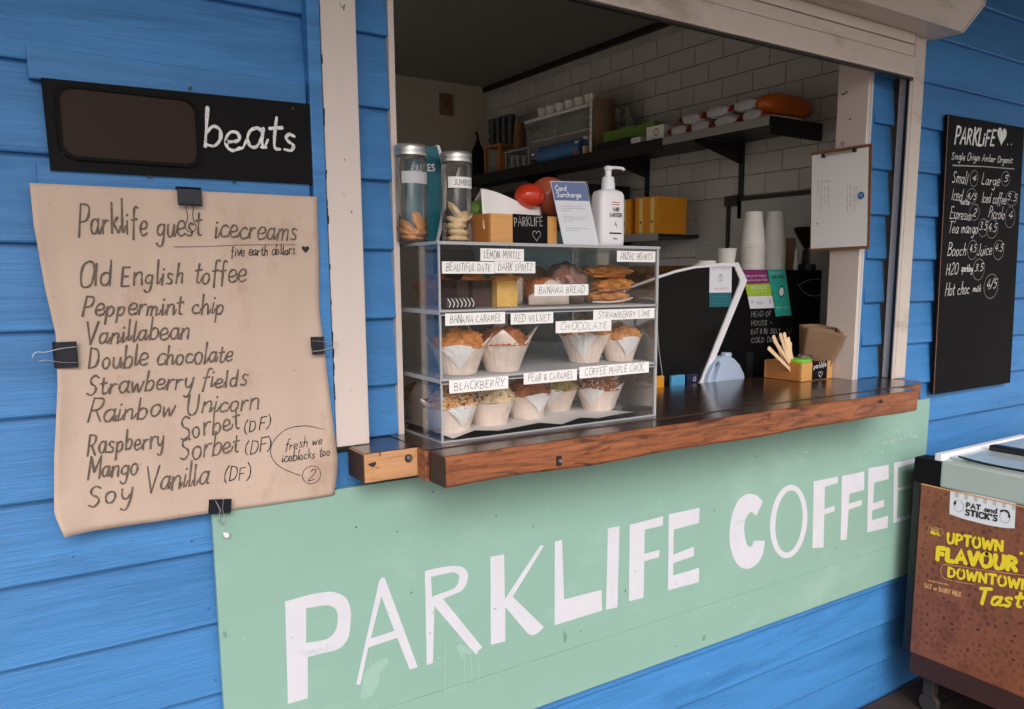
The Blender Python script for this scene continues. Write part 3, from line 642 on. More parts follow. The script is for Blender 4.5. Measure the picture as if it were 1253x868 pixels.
def binder(label, c, ang, s=1., wires=1):
    """bulldog clip: sprung black body, two wire handles; ang = direction from paper outward"""
    t = thing('binder_clip', label, 'binder clip', c, 'binder clips on the paper menu'); c = Vector(c)
    T = Matrix.Translation(c) @ Matrix.Rotation(ang, 4, 'Y')   # local +Z points outward from the sheet, X along the edge
    w_ = .0165*s; pr = [(-.0085, -.012), (-.0085, .010), (-.004, .0135), (.004, .0135), (.0065, .010), (.0065, -.010)]
    b = MB(); pv = [(x, y, z*s) for x in (-w_, w_) for (y, z) in [(p[0], p[1]) for p in pr]]
    n_ = len(pr); ff = [(i, i+1, n_+i+1, n_+i) for i in range(n_-1)]; b.add([T @ Vector(q) for q in pv], ff)
    o = part('body', b, 'navy', t); md = o.modifiers.new('t', 'SOLIDIFY'); md.thickness = .0009
    rl = MB().tube([T @ Vector((-w_, -.0095, -.012*s)), T @ Vector((w_, -.0095, -.012*s))], .0012); part('rolled_edge', rl, 'navy', t)
    if wires:
        wr = [(-.010, -.010, -.012), (-.0085, -.0115, .006), (-.005, -.011, .022), (-.0055, -.011, .031), (0, -.011, .036), (.0055, -.011, .031), (.005, -.011, .022), (.0085, -.0115, .006), (.010, -.010, -.012)]
        part('wire_handle', MB().tube(curve3([T @ (Vector(q)*s) for q in wr]), .0007), 'steel', t)
    return t
binder('black binder clip at the top edge of the paper menu', PY(231, 241, -.016), 0, 1.25, 0)
t_ = bpy.data.objects['binder_clip']
cc_ = PY(231, 250, -.026); part('wire_handle', MB().tube(curve3([cc_+Vector((-.008, 0, .004)), cc_+Vector((-.004, -.003, -.022)), cc_+Vector((-.009, -.004, -.042)), cc_+Vector((0, -.005, -.05)), cc_+Vector((.009, -.004, -.042)), cc_+Vector((.005, -.003, -.022)), cc_+Vector((.009, 0, .004))]), .0008), 'darksteel', t_)
binder('binder clip gripping the left edge of the paper menu', PY(80, 434, -.018), -PI/2, 1.35)
binder('binder clip gripping the right edge of the paper menu beside the cream rail', PY(388, 423, -.018), PI/2, 1.05)
binder('binder clip at the bottom edge of the paper menu, over the mint sign corner', PY(269, 619, -.018), PI+.12, 1.15, 0)
t_ = bpy.data.objects['binder_clip.003']; cc_ = PY(269, 612, -.03)
for s_ in (0, 1):
    part('wire_handle', MB().tube(curve3([cc_+Vector((-.008, 0, 0)), cc_+Vector((-.002+.002*s_, -.002-.003*s_, -.022)), cc_+Vector((-.006+.004*s_, -.002, -.038-.006*s_)), cc_+Vector((.003, -.003, -.046-.004*s_)), cc_+Vector((.008, -.002, -.038)), cc_+Vector((.004, 0, -.02)), cc_+Vector((.007, 0, .001))]), .0006), 'steel', t_)
hk = PY(277, 655, -.012); solo('cup_hook', MB().lathe([(0, .006), (.004, .006), (.0055, .003), (.006, 0)], n=14, T=Matrix.Translation(hk) @ Matrix.Rotation(PI/2, 4, 'X')).tube([hk+Vector((-.006, -.004, .008)), hk+Vector((-.002, -.006, .002)), hk+Vector((0, -.004, 0))], .0015),
     'white', 'tiny white hook screwed to the top left corner of the mint sign', 'hook', hk)

# tall drinks blackboard
cb = thing('drinks_board', 'tall black chalkboard of coffee prices right of the hatch', 'chalkboard', (3.08, .0, 1.02))
YC = -.004
q4 = [PY(*p, YC) for p in ((1160, 140), (1253.5, 156.5), (1236, 468.5), (1142, 483))]
part('board', MB().poly([q4], (0, .012, 0)), 'board', cb)
part('left_edge', MB().poly([[q4[0]+XV*-.0005, q4[0]+XV*.003, q4[3]+XV*.003, q4[3]+XV*-.0005]], (0, -.0012, 0)), 'brownboard', cb)
YC = -.0048
def ch(text, x0, y0, x1, y1, h, wd=.0028, m='chalk'): return hw(text, x0, y0, x1, y1, h, m=m, wd=wd, par=cb, Y=YC, nm='chalk_writing', jit=1)
ch('PARKLiFE', 1167.5, 175.5, 1217, 179, 20, .0085)
for L_ in (('Single Origin Amber Organic', 1164, 195, 1239, 200, 9), ('Small', 1164.5, 223, 1184, 226, 15), ('4', 1189, 221, 1194.5, 222, 7), ('Large', 1200.5, 225, 1223, 228, 14), ('5', 1228, 222, 1233.5, 223, 8),
           ('Iced', 1164, 245, 1177, 247, 15), ('latte', 1175, 250, 1186, 251, 7), ('4/5', 1183, 243, 1194.5, 245, 8), ('Iced coffee', 1201, 248, 1231, 250, 13), ('5.5', 1232, 245, 1244, 247, 9),
           ('Espresso', 1161.7, 267, 1188, 270, 14), ('2', 1189.5, 264, 1195, 265, 10), ('Piccolo', 1209, 266, 1229, 269, 14), ('4', 1233, 267, 1239, 268, 9), ('Tea mango', 1160, 285, 1196, 286, 14), ('3.5', 1198, 281, 1207.5, 282, 10),
           ('4.5', 1209, 283, 1219, 284, 10), ('Booch', 1158.7, 313, 1182, 313, 15), ('4.5', 1186, 308, 1194, 309, 9), ('Juice', 1195, 313, 1213.5, 312, 15), ('4.5', 1216.5, 307, 1227, 308, 9), ('H2O', 1157, 337, 1173, 335, 14),
           ('sparkling', 1176, 332, 1190, 333, 9), ('3.5', 1192, 332, 1203, 332, 9), ('Hot choc', 1155.7, 362, 1186, 360, 15), ('milk', 1190, 357, 1200, 357, 8), ('4/5', 1206.5, 353.5, 1219, 353, 11)): ch(*L_)
b = MB(); b.poly([heartpts(PY(1226, 166, YC), XV, ZV, .068)]); part('chalk_heart', b, 'chalk', cb)
b = MB(); ribbon(b, [PY(1166, 202.5, YC), PY(1204, 204, YC), PY(1241, 207, YC)], .004, NW)
for (x, y, rx, ry) in ((1192, 218.6, 4.8, 10), (1230.5, 219, 5, 9), (1189, 240, 6.5, 9), (1238, 243, 7, 9), (1192.5, 260, 6, 10), (1236, 266, 6, 13), (1203, 279, 6, 11), (1214, 280, 7, 12), (1190, 306, 6, 12), (1222, 306, 6.5, 12), (1197.5, 330, 7, 13), (1212.7, 350.5, 8.5, 15)):
    a = PY(x, y, YC); ribbon(b, ring(a, XV, ZV, abs(PY(x+rx, y, YC).x-a.x), abs(PY(x, y-ry, YC).z-a.z), 18), .0016, NW)
part('chalk_line', b, 'chalkg', cb)
b = MB()
for x in (1233, 1237.5): a = PY(x, 177, YC); b.poly([ring(a, XV, ZV, .003, .003, 8)[:-1]])
part('chalk_dot', b, 'chalk', cb)

# clipboard on the reveal
XC = 2.4
cl = thing('clipboard', 'brown clipboard with a printed sheet hanging on the pale hatch lining', 'clipboard', (2.402, .13, 1.54))
T = [PXp(*p, XC+.002) for p in ((993, 187), (1067, 175.5), (1063.5, 304.5), (991, 307.5))]
part('board', MB().poly([T], (.003, 0, 0)), 'brownboard', cl)
T = [PXp(*p, XC+.0008) for p in ((993.5, 190.5), (1063, 180), (1060.5, 301), (992, 304.5))]
part('printed_sheet', MB().poly([T], (.0006, 0, 0)), 'clipaper', cl)
NX = Vector((-1, 0, 0)); YM = Vector((0, -1, 0))
def wx(par, text, x0, y0, x1, y1, h, X, m, wd, nm='print', jit=.15, slant=0):
    b = MB(); p0 = PXp(x0, y0, X); p1 = PXp(x1, y1, X); hh = (PXp(x0, y0-h, X)-p0).length
    write(b, text, p0, p1, hh, wd, NX, upv=ZV, jit=jit, slant=slant); return part(nm, b, m, par)
c = PXp(1053.5, 239.5, XC); part('logo', MB().poly([ring(c, YM, ZV, .0125, .0125, 22)[:-1]]), 'bluelogo', cl)
b = MB(); ribbon(b, [c+Vector((-.0006, .004, .004)), c+Vector((-.0006, 0, -.004)), c+Vector((-.0006, -.005, .005))], .0022, NX); part('logo_mark', b, 'whitep', cl)
b = MB()
for (x, y) in ((1006, 223), (1010.5, 222.3), (1014.5, 221.7)): b.poly([ring(PXp(x, y, XC), YM, ZV, .0022, .0022, 10)[:-1]])
part('print_dot', b, 'bluelogo', cl)
b = MB()
for (x, y0, y1) in ((1001, 218, 237), (1005, 226, 257), (1009.5, 226, 250), (1014, 226, 253), (1037, 224, 259), (1041, 223, 252), (1046, 224, 258), (1049, 226, 246)):
    p0 = PXp(x, y1, XC); p1 = PXp(x-.4, y0, XC); n_ = 12
    for k in range(n_):
        if k % 4 == 3: continue
        a = p0.lerp(p1, k/n_); c2 = p0.lerp(p1, (k+.8)/n_); ribbon(b, [a, c2], .0014, NX)
part('print', b, 'greytext', cl)
ca, cb2 = PXp(1008.5, 190.5, XC), PXp(1046.5, 183.5, XC); m_ = (ca+cb2)/2
part('clip_bar', MB().box(XC-.006, XC-.0008, min(ca.y, cb2.y), max(ca.y, cb2.y), m_.z-.004, m_.z+.004, .0015), 'steel', cl)
b = MB()
for q in (ca, cb2): part('clip_jaw', MB().box(XC-.008, XC-.0005, q.y-.006, q.y+.006, q.z-.008, q.z+.005, .001), 'black', cl)
c = PXp(1031, 176, XC); part('hanging_ring', MB().tube(ring(c, YM, ZV, .006, .006, 14), .0012), 'darksteel', cl)
c = PXp(1000, 274, XC); part('pin', MB().ico(c, .003, 1), 'redfoil', cl)

# ================================================================== DISPLAY CASE ON THE COUNTER
def rot(c, a): return Matrix.Translation(Vector(c)) @ Matrix.Rotation(a, 4, 'Z')
cx0, cx1, cy0, cy1, cz0, cz1 = .777, 1.385, -.09, .265, 1.1015, 1.528
dc = thing('display_case', 'clear acrylic three tier cake display case on the left of the counter', 'display case', ((cx0+cx1)/2, .09, cz0))
t = .004
part('front_panel', MB().box(cx0+t, cx1-t, cy0, cy0+t*.6, cz0+t, cz1-.007), 'acrylic', dc)
part('side_panel', MB().box(cx0, cx0+t*.6, cy0+.003, cy1, cz0+t, cz1-.007), 'acrylic', dc)
part('side_panel', MB().box(cx1-t*.6, cx1, cy0+.003, cy1, cz0+t, cz1-.007), 'acrylic', dc)
xm = 1.16
part('back_door', MB().box(cx0+t, xm, cy1-.003, cy1-.001, cz0+t, cz1-.008), 'acrylic', dc)
part('back_door', MB().box(xm-.01, cx1-t, cy1-.007, cy1-.005, cz0+t, cz1-.008), 'acrylic', dc)
part('top_panel', MB().box(cx0-.002, cx1+.004, cy0-.003, cy1+.002, cz1-.0065, cz1, .001), 'acrylic_top', dc)
part('top_edge', MB().box(cx0-.002, cx1+.004, cy0-.0045, cy0-.0032, cz1-.0065, cz1), 'edge', dc); part('top_edge', MB().box(cx0-.0035, cx0-.0022, cy0-.0045, cy1, cz1-.0065, cz1), 'edge', dc)
for z in (1.236, 1.382):
    part('shelf', MB().box(cx0+.003, cx1-.003, cy0+.0035, cy1-.009, z-.002, z+.0035), 'acrylic_milky', dc)
    part('shelf_edge', MB().box(cx0-.0005, cx1, cy0-.0016, cy0-.0002, z-.001, z+.0035), 'edge', dc)
    part('shelf_edge', MB().box(cx0-.0005, cx1, cy0-.0016, cy0-.0002, z-.0085, z-.006), 'edge', dc)
    part('shelf_gap', MB().box(cx0+.001, cx1-.001, cy0-.0008, cy0-.0002, z-.006, z-.001), 'edgedark', dc)
    part('side_rail', MB().box(cx0-.0015, cx0-.0002, cy0, cy1, z-.006, z+.0035), 'edge', dc)
    part('side_rail', MB().box(cx1+.0002, cx1+.0015, cy0, cy1, z-.005, z+.003), 'edge', dc)
part('base', MB().box(cx0+.001, cx1-.001, cy0+.001, cy1, cz0, cz0+.0035), 'acrylic', dc)
for (a, c) in (((cx0, cy0), (cx0+.0035, cy0+.0035)), ((cx1-.004, cy0-.001), (cx1+.003, cy0+.004)), ((cx0, cy1-.003), (cx0+.0025, cy1)), ((cx1-.003, cy1-.003), (cx1, cy1)), ((xm-.004, cy1-.010), (xm-.001, cy1-.004))):
    part('corner_edge', MB().box(a[0]-.0006, c[0], a[1]-.0006, c[1], cz0, cz1-.007), 'edge', dc)
part('bottom_edge', MB().box(cx0, cx1, cy0-.0018, cy0-.0006, cz0, cz0+.0035), 'edge', dc)
part('bottom_edge', MB().box(cx0-.0018, cx0-.0007, cy0, cy1, cz0, cz0+.003), 'edge', dc)
part('liner_sheet', MB().add([(cx0+.03+i*.0575, cy0+.008+.006*math.sin(i*2.1)+j*.09, cz0+.005+.012*abs(math.sin(i*1.3+j*1.1))*(1 if j == 0 else .2)) for i in range(10) for j in range(4)],
    [(i*4+j, i*4+j+1, i*4+j+5, i*4+j+4) for i in range(9) for j in range(3)], True), 'parch', dc, 'crinkled white paper liner on the bottom tier')

def cardp(text, x0, y0, x1, y1, label, th=.6, tilt=0., m='pen'):
    Y = -.0925-random.uniform(0, .0006); a = PY(x0, y1, Y); bb = PY(x1, y0, Y); cxm = (a.x+bb.x)/2; czm = (a.z+bb.z)/2
    # a horizontal strip: take width from the pixels, height from the left end
    zt = PY(x0, y0, Y).z; zb = a.z
    zr = PY(x1, y1, Y).z; dz = 0
    t = thing('price_card', label, 'label card', (cxm, Y, zb), 'handwritten cards on the display case')
    pts = [Vector((a.x, Y, zb)), Vector((bb.x, Y, zb+tilt)), Vector((bb.x, Y, zt+tilt)), Vector((a.x, Y, zt))]
    part('card', MB().poly([pts], (0, .0008, 0)), 'card', t)
    b = MB(); h = (zt-zb)*th; m0 = (bb.x-a.x)*.07
    write(b, text, (a.x+m0, Y-.0003, zb+h*.36), (bb.x-m0, Y-.0003, zb+tilt+h*.36), h, .0010, NW, jit=1.6, slant=.1)
    part('handwriting', b, m, t)
random.seed(21)
cardp('LEMON MYRTLE', 588, 304, 641, 319.5, 'card reading LEMON MYRTLE, highest card at the top tier')
cardp('BEAUTIFUL DATE', 541, 320, 605, 335, 'card reading BEAUTIFUL DATE above the chocolate slices')
cardp('DARK SPRITZ', 605.5, 320, 655, 334.5, 'card reading DARK SPRITZ just under the LEMON MYRTLE card')
cardp('ANZAC HEARTS', 755, 307, 802, 320.5, 'card reading ANZAC HEARTS at the top right corner above the cookies')
cardp('BANANA BREAD', 654, 348.5, 720, 362.5, 'card reading BANANA BREAD in front of the loaf slices')
cardp('BANANA CARAMEL', 545, 384, 618, 399, 'card reading BANANA CARAMEL, left end of the middle tier')
cardp('RED VELVET', 625, 383.5, 677, 397.5, 'card reading RED VELVET, second card of the middle tier')
cardp('STRAWBERRY LIME', 726, 379.5, 801, 392.5, 'card reading STRAWBERRY LIME at the right end of the middle tier')
cardp('CHOCOLATE', 680, 393.5, 748, 408, 'card reading CHOCOLATE above the pleated muffin case')
cardp('BLACKBERRY', 550, 466, 622, 482, 'card reading BLACKBERRY above the oat topped muffins')
cardp('PEAR & CARAMEL', 641, 457, 706, 471, 'card reading PEAR & CARAMEL in the middle of the bottom tier')
cardp('COFFEE MAPLE CHOC', 709, 449.5, 794, 463.5, 'card reading COFFEE MAPLE CHOC, right end of the bottom tier')

def muffin(x, y, z, s, a, label, top='crust', top_kind='plain', base=.64, seed=0, grp='muffins in paper cases', pleat=.012, flap=None, amp=.62):
    """tulip case: a square of baking paper pressed into a cup, four corners standing up, one folded over"""
    rnd = random.Random(seed*13+5); t = thing('muffin', label, 'muffin', (x, y, z), grp); n = 96; s *= 1.19 if z > 1.2 else 1.27
    rb, rt_, H_ = .033*s, .056*s, .068*s; amps = [amp*rnd.uniform(.7, 1.25) for _ in range(4)]
    def rim(an):
        q = ((an-a) % (2*PI))/(PI/2); k = int(round(q)) % 4; d = abs(q-round(q))*2
        if flap is not None and k == flap: return base+.05+.10*(1-d)
        return base+amps[k]*max(0, 1-d*1.15)+.03*math.sin(an*5+seed)
    def rad(an, u):
        q = ((an-a) % (2*PI))/(PI/2); d = abs(q-round(q))*2
        r_ = rb+(rt_-rb)*u**1.15
        r_ *= 1+.10*u*(1-d)-.03*u
        r_ *= 1+pleat*math.sin(an*26+seed)*(.5+.5*u)+.035*u*noise.noise(Vector((math.cos(an)*3+seed, math.sin(an)*3, u*3)))+.018*noise.noise(Vector((math.cos(an)*9+seed, math.sin(an)*9, u*7)))
        return r_
    rows = [0, .12, .28, .45, .62, .78, .9, 1]; v = []; f = []
    for j in rows:
        for i in range(n):
            an = 2*PI*i/n; u = j*rim(an); v.append((x+rad(an, u)*math.cos(an), y+rad(an, u)*math.sin(an), z+.001+H_*u))
    for j in range(len(rows)-1):
        for i in range(n): f.append((j*n+i, j*n+(i+1) % n, (j+1)*n+(i+1) % n, (j+1)*n+i))
    k0 = len(v); v.append((x, y, z+.001)); f += [(k0, i, (i+1) % n) for i in range(n)]
    o = part('paper_case', MB().add(v, f, True), 'wrap', t); md = o.modifiers.new('t', 'SOLIDIFY'); md.thickness = .0006; md.offset = 1
    if flap is not None:
        ac = a+flap*PI/2; v = []; f = []; m_ = 8
        for j in range(6):
            w_ = j/5
            for i in range(m_+1):
                an = ac+R(40)*(i/m_*2-1)*(1-w_)+R(6)*w_*math.sin(seed); u = rim(an)*(1-w_)+w_*.16; rr = rad(an, u)+.0022+.004*math.sin(w_*PI)
                v.append((x+rr*math.cos(an), y+rr*math.sin(an), z+.001+H_*u))
        for j in range(5):
            for i in range(m_): f.append((j*(m_+1)+i, j*(m_+1)+i+1, (j+1)*(m_+1)+i+1, (j+1)*(m_+1)+i))
        o = part('folded_corner', MB().add(v, f), 'parch', t); md = o.modifiers.new('t', 'SOLIDIFY'); md.thickness = .0006
    b = MB(); bm_ = bmesh.new(); bmesh.ops.create_icosphere(bm_, subdivisions=5, radius=1); rc = (rb+(rt_-rb)*base**1.15)
    for q in bm_.verts:
        d = q.co.copy(); nz = noise.fractal(d*2.0+Vector((seed*3.1, seed, 0)), 1.0, 2.1, 5); n2 = noise.noise(d*9+Vector((seed, 0, 4)))
        rr = rc*(1.10+.10*nz+.03*n2) if d.z > .12 else rc*.86
        q.co = Vector((x+d.x*rr, y+d.y*rr, z+H_*base*.98+(d.z*.035*s*(1+.32*nz)+.002*n2 if d.z > 0 else d.z*.02)))
    tops = [q.co.copy() for q in bm_.verts if q.co.z > z+H_*base+.008]
    b.bm(bm_, None, True); part('cake', b, top, t)
    if top_kind in ('oat', 'crumb', 'sugar'):
        b = MB(); b2 = MB()
        for q in rnd.sample(tops, min(len(tops), {'oat': 420, 'crumb': 150, 'sugar': 260}[top_kind])):
            w_ = rnd.uniform(.0014, .0034)*s*(1.25 if top_kind != 'sugar' else 1)
            (b2 if rnd.random() < .2 else b).ico(q, w_, 0, (1, rnd.uniform(.5, 1), .4), .0, 1, 0, Matrix.Rotation(rnd.uniform(0, 3), 4, rnd.choice('XYZ')))
        part('topping', b, {'oat': 'seed', 'crumb': top, 'sugar': 'sugar'}[top_kind], t, None, 'stuff')
        part('dark_crumbs', b2, {'oat': 'darkseed', 'crumb': 'crust2', 'sugar': 'crust'}[top_kind], t, None, 'stuff')
    return t
z2, z3, z1 = 1.2400, 1.1075, 1.3862
FC = R(-128)   # direction from the case towards someone standing in front
muffin(.857, -.022, z2, 1.0, FC+.15, 'caramel topped muffin in a folded paper case, left end of the middle tier', 'caramel', 'crumb', .70, 1, flap=0, amp=.42)
muffin(.965, -.032, z2, .97, FC+.15, 'muffin hidden in a tall pointed paper case beside the caramel one', 'crust2', 'crumb', .74, 2, amp=.78)
muffin(1.235, .012, z2, .92, FC-.1, 'muffin in a pale pleated paper case under the CHOCOLATE card', 'crust', 'plain', .92, 3, pleat=.035, flap=0, amp=.1)
muffin(1.330, -.012, z2, .86, FC+.5, 'muffin in pointed paper case at the right end of the middle tier', 'crust', 'crumb', .80, 4, flap=0, amp=.4)
muffin(.852, .135, z3, .95, .9, 'oat topped muffin at the back left corner of the bottom tier', 'crust2', 'oat', .66, 5, amp=.7)
muffin(.846, .002, z3, 1.02, FC+.75, 'large oat sprinkled muffin at the front left corner of the bottom tier', 'crust', 'oat', .60, 6, flap=0, amp=.35)
muffin(.966, .030, z3, .98, FC+.8, 'oat sprinkled muffin second from the left in the bottom tier front row', 'seed', 'oat', .62, 7, amp=.12)
muffin(1.085, .052, z3, .95, FC+.7, 'dark brown crumble muffin in the middle of the bottom tier', 'crust2', 'crumb', .66, 8, flap=0, amp=.5)
muffin(1.205, .105, z3, 1.02, FC-.25, 'greenish golden muffin right of the brown crumble one', 'pistachio', 'crumb', .58, 9, flap=0, amp=.2)
muffin(1.03, .175, z3, .9, .2, 'dark topped muffin at the back of the bottom tier between the front ones', 'crust2', 'crumb', .7, 12)
muffin(1.315, .055, z3, 1.0, FC-.35, 'muffin dusted with icing sugar at the right end of the bottom tier', 'crust2', 'sugar', .56, 10, flap=0, amp=.3)
# top tier
for i, (x, y, sx, m_, lab) in enumerate(((.90, .17, .050, 'crust2', 'brown pastry at the back of the top tier behind the chocolate slices'), (1.0, .16, .048, 'caramel', 'golden pastry at the back of the top tier behind the yellow sponge'),
        (1.085, .12, .046, 'crust', 'knobbly scone behind the banana bread slices'), (1.285, .17, .052, 'crust', 'golden scone at the back of the top tier behind the cookie pile'))):
    b = MB().ico((x, y, z1+.036), 1, 4, (sx, sx*.9, .038), .34, 2.4, i*7+60)
    for q in b.v: q.z = max(q.z, z1+.001)
    solo('pastry', b, m_, lab, 'pastry', (x, y, z1), 'pastries at the back of the top tier')
def cakeslice(name, x0, x1, y0, y1, z0, z1_, m, label, cat, seed):
    b = MB(); bm_ = bmesh.new(); bmesh.ops.create_cube(bm_, size=1); bmesh.ops.subdivide_edges(bm_, edges=bm_.edges[:], cuts=9, use_grid_fill=True)
    for q in bm_.verts:
        nn = noise.noise(q.co*7+Vector((seed, 0, 0)))
        q.co = Vector(((x0+x1)/2+q.co.x*(x1-x0), (y0+y1)/2+q.co.y*(y1-y0), (z0+z1_)/2+q.co.z*(z1_-z0)))+Vector((1, 1, .6))*nn*.0016
    for q in bm_.verts: q.co.z = max(q.co.z, z0)
    b.bm(bm_, None, True); return solo(name, b, m, label, cat, ((x0+x1)/2, (y0+y1)/2, z0), 'cake slices on the top tier')
cakeslice('cake_slice', .868, .897, .0, .10, z1, z1+.061, 'choc', 'thin dark chocolate slice, leftmost of the pair under the date card', 'cake slice', 1)
cakeslice('cake_slice', .901, .950, -.012, .09, z1, z1+.060, 'choc', 'broad dark chocolate slice touching the yellow sponge slice', 'cake slice', 2)
cakeslice('cake_slice', .954, 1.008, -.03, .07, z1, z1+.058, 'sponge', 'square yellow sponge slice beside the chocolate slices', 'cake slice', 3)
t = thing('chocolate_bar', 'dark glazed biscuit bar with pale icing drizzle at the front left of the top tier', 'biscuit', (.838, -.055, z1))
part('bar', MB().box(.800, .872, -.078, -.045, z1, z1+.022, .005), 'brownie', t)
b = MB()
for i in range(7):
    x = .806+i*.0095; b.tube(curve3([(x, -.0785, z1+.004), (x+.003, -.0787, z1+.012), (x-.001, -.0775, z1+.020), (x+.003, -.066, z1+.0228)]), .0011, 6)
part('icing', b, 'sugar', t, kind='stuff')
def loaf(x, y, z, wd, dp, h, a, seed, label, name='banana_bread', m='crust'):
    """a loaf-shaped slice leaning in white paper"""
    t = thing(name, label, 'cake slice', (x, y, z), 'cake slices on the top tier'); T = rot((x, y, z), a)
    b = MB(); bm_ = bmesh.new(); bmesh.ops.create_icosphere(bm_, subdivisions=4, radius=1)
    for q in bm_.verts:
        c = q.co; c = Vector([math.copysign(abs(k)**.6, k) for k in c]); nn = noise.fractal(q.co*3+Vector((seed, 0, 0)), 1, 2, 3)
        q.co = T @ Vector((c.x*wd/2*(1+.05*nn), c.y*dp/2*(1+.05*nn), max(.001, h/2+c.z*h/2*(1+.08*nn))))
    b.bm(bm_, None, True); part('slice', b, m, t)
    v = []; f = []; n = 14
    for j in range(6):
        for i in range(n+1):
            u = i/n; w_ = j/5
            px = (u-.5)*wd*1.28; py = -dp/2-.004-.012*math.sin(u*PI)*(1-w_)-.003*math.sin(u*9+seed)
            pz = w_*h*(.62+.30*math.sin(u*PI*1.6+seed))+.001
            v.append(T @ Vector((px, py, pz)))
    for j in range(5):
        for i in range(n): f.append((j*(n+1)+i, j*(n+1)+i+1, (j+1)*(n+1)+i+1, (j+1)*(n+1)+i))
    o = part('paper_wrap', MB().add(v, f, True), 'wrap', t); md = o.modifiers.new('t', 'SOLIDIFY'); md.thickness = .0006
    return t
loaf(1.035, .085, z1, .075, .05, .070, .2, 3, 'golden banana bread slice in white paper behind the yellow sponge', m='crust')
loaf(1.125, .035, z1, .085, .05, .066, -.1, 5, 'seeded banana bread slice in folded white paper behind its card', m='crust2')
t = thing('wrapped_pastry', 'large glazed pastry in cling film leaning beside the cookies', 'pastry', (1.225, .07, z1))
b = MB(); T = Matrix.Translation((1.205, .045, z1+.050)) @ Matrix.Rotation(.5, 4, 'Y') @ Matrix.Rotation(.3, 4, 'Z')
b.ico((0, 0, 0), 1, 4, (.058, .048, .046), .18, 1.6, 4, T); 
for q in b.v: q.z = max(q.z, z1+.001)
part('pastry', b, 'ham', t)
b = MB(); b.ico((0, 0, 0), 1, 4, (.063, .053, .049), .24, 2.6, 9, T)
for q in b.v: q.z = max(q.z, z1+.0006)
part('film', b, 'cling', t)
t0 = thing('wrapped_pastry', 'pale bun in cloudy film behind the glazed pastry', 'pastry', (1.15, .14, z1))
b = MB().ico((1.165, .15, z1+.048), 1, 4, (.055, .045, .046), .15, 1.6, 14)
for q in b.v: q.z = max(q.z, z1+.001)
part('bun', b, 'brownbag', t0)
for i, (x, y, zz, r_, tl, lab) in enumerate(((1.352, .005, .016, .058, .0, 'bottom chunky cookie of the pile in the top tier'), (1.340, -.005, .046, .060, -.08, 'middle chunky cookie of the pile, dusted pale'),
        (1.358, .01, .079, .060, -.05, 'top chunky cookie of the pile, golden and nubbly'))):
    b = MB(); T = Matrix.Translation((min(x, 1.318), y+.02, z1+zz)) @ Matrix.Rotation(tl, 4, 'Y') @ Matrix.Rotation(i*1.3, 4, 'Z')
    b.ico((0, 0, 0), 1, 4, (r_, r_*.92, .0175), .34, 3.2, i*5+2, T)
    for q in b.v: q.z = max(q.z, z1+.001)
    solo('cookie', b, 'crust', lab, 'cookie', (x, y, z1), 'cookies piled at the right of the top tier')
b = MB().tube(curve3([(1.235, -.02, z1+.006), (1.28, -.035, z1+.005), (1.33, -.03, z1+.009), (1.372, -.01, z1+.014)]), .0016)
solo('film_fold', b, 'sugar', 'folded edge of cling film under the cookie pile', 'film', (1.3, -.02, z1))

# things standing on the case
ZT = cz1+.0006
def jar(x, y, r_, h, label, content, lab_text=None):
    t = thing('biscuit_jar', label, 'jar', (x, y, ZT)); T = Matrix.Translation((x, y, ZT))
    part('glass_body', MB().lathe([(0, .002), (r_*.9, .002), (r_, .006), (r_, h*.84), (r_*.93, h*.87), (r_*.93, h*.9)], n=40, T=T), 'glass', t)
    part('glass_base', MB().lathe([(0, .001), (r_*.93, .001), (r_*.95, .005), (r_*.8, .008), (0, .009)], n=32, T=T), 'glass', t)
    part('lid', MB().lathe([(r_*.9, h*.885), (r_*1.0, h*.885), (r_*1.03, h*.89), (r_*1.03, h*.915), (r_*.97, h*.922), (r_*.97, h*.935), (r_*1.03, h*.94), (r_*1.03, h*.975), (r_*.98, h*.99), (r_*.9, h), (0, h)], n=40, T=T), 'alu', t)
    if lab_text is not None:
        n = 12; a0, a1 = R(-150), R(-40); v = []; f = []; z0_, z1_ = h*.60, h*.72
        for i in range(n+1):
            a = a0+(a1-a0)*i/n; v += [T @ Vector((r_*1.012*math.cos(a), r_*1.012*math.sin(a), z)) for z in (z0_, z1_)]
        for i in range(n): f.append((2*i, 2*i+2, 2*i+3, 2*i+1))
        part('label_band', MB().add(v, f, True), 'card' if lab_text else 'greyp', t)
        if lab_text:
            b = MB(); write(b, lab_text, (0, 0, 0), (1, 0, 0), 1, .0, NW)
            b = MB(); Lw = r_*1.02*R(82); write(b, lab_text, Vector((0, 0, h*.63)), Vector((Lw, 0, h*.63)), h*.06, .0010, NW)
            for q in b.v: a = R(-128)+q.x/(r_*1.02); q.x, q.y, q.z = (r_*1.025*math.cos(a)+x, r_*1.025*math.sin(a)+y, q.z+ZT)
            part('handwriting', b, 'pen', t)
    return t
def cookieb(x, y, z, r_, th, T, m, label, seed, grp):
    b = MB().ico((0, 0, 0), 1, 3, (r_, r_, th), .18, 2.2, seed, Matrix.Translation((x, y, z)) @ T); solo('cookie', b, m, label, 'cookie', (x, y, z), grp)
J1 = PY(503.5, 240, .042).x
jar(J1, .042, .0345, .208, 'tall glass jar of brown biscuits at the left edge of the case', None, '')
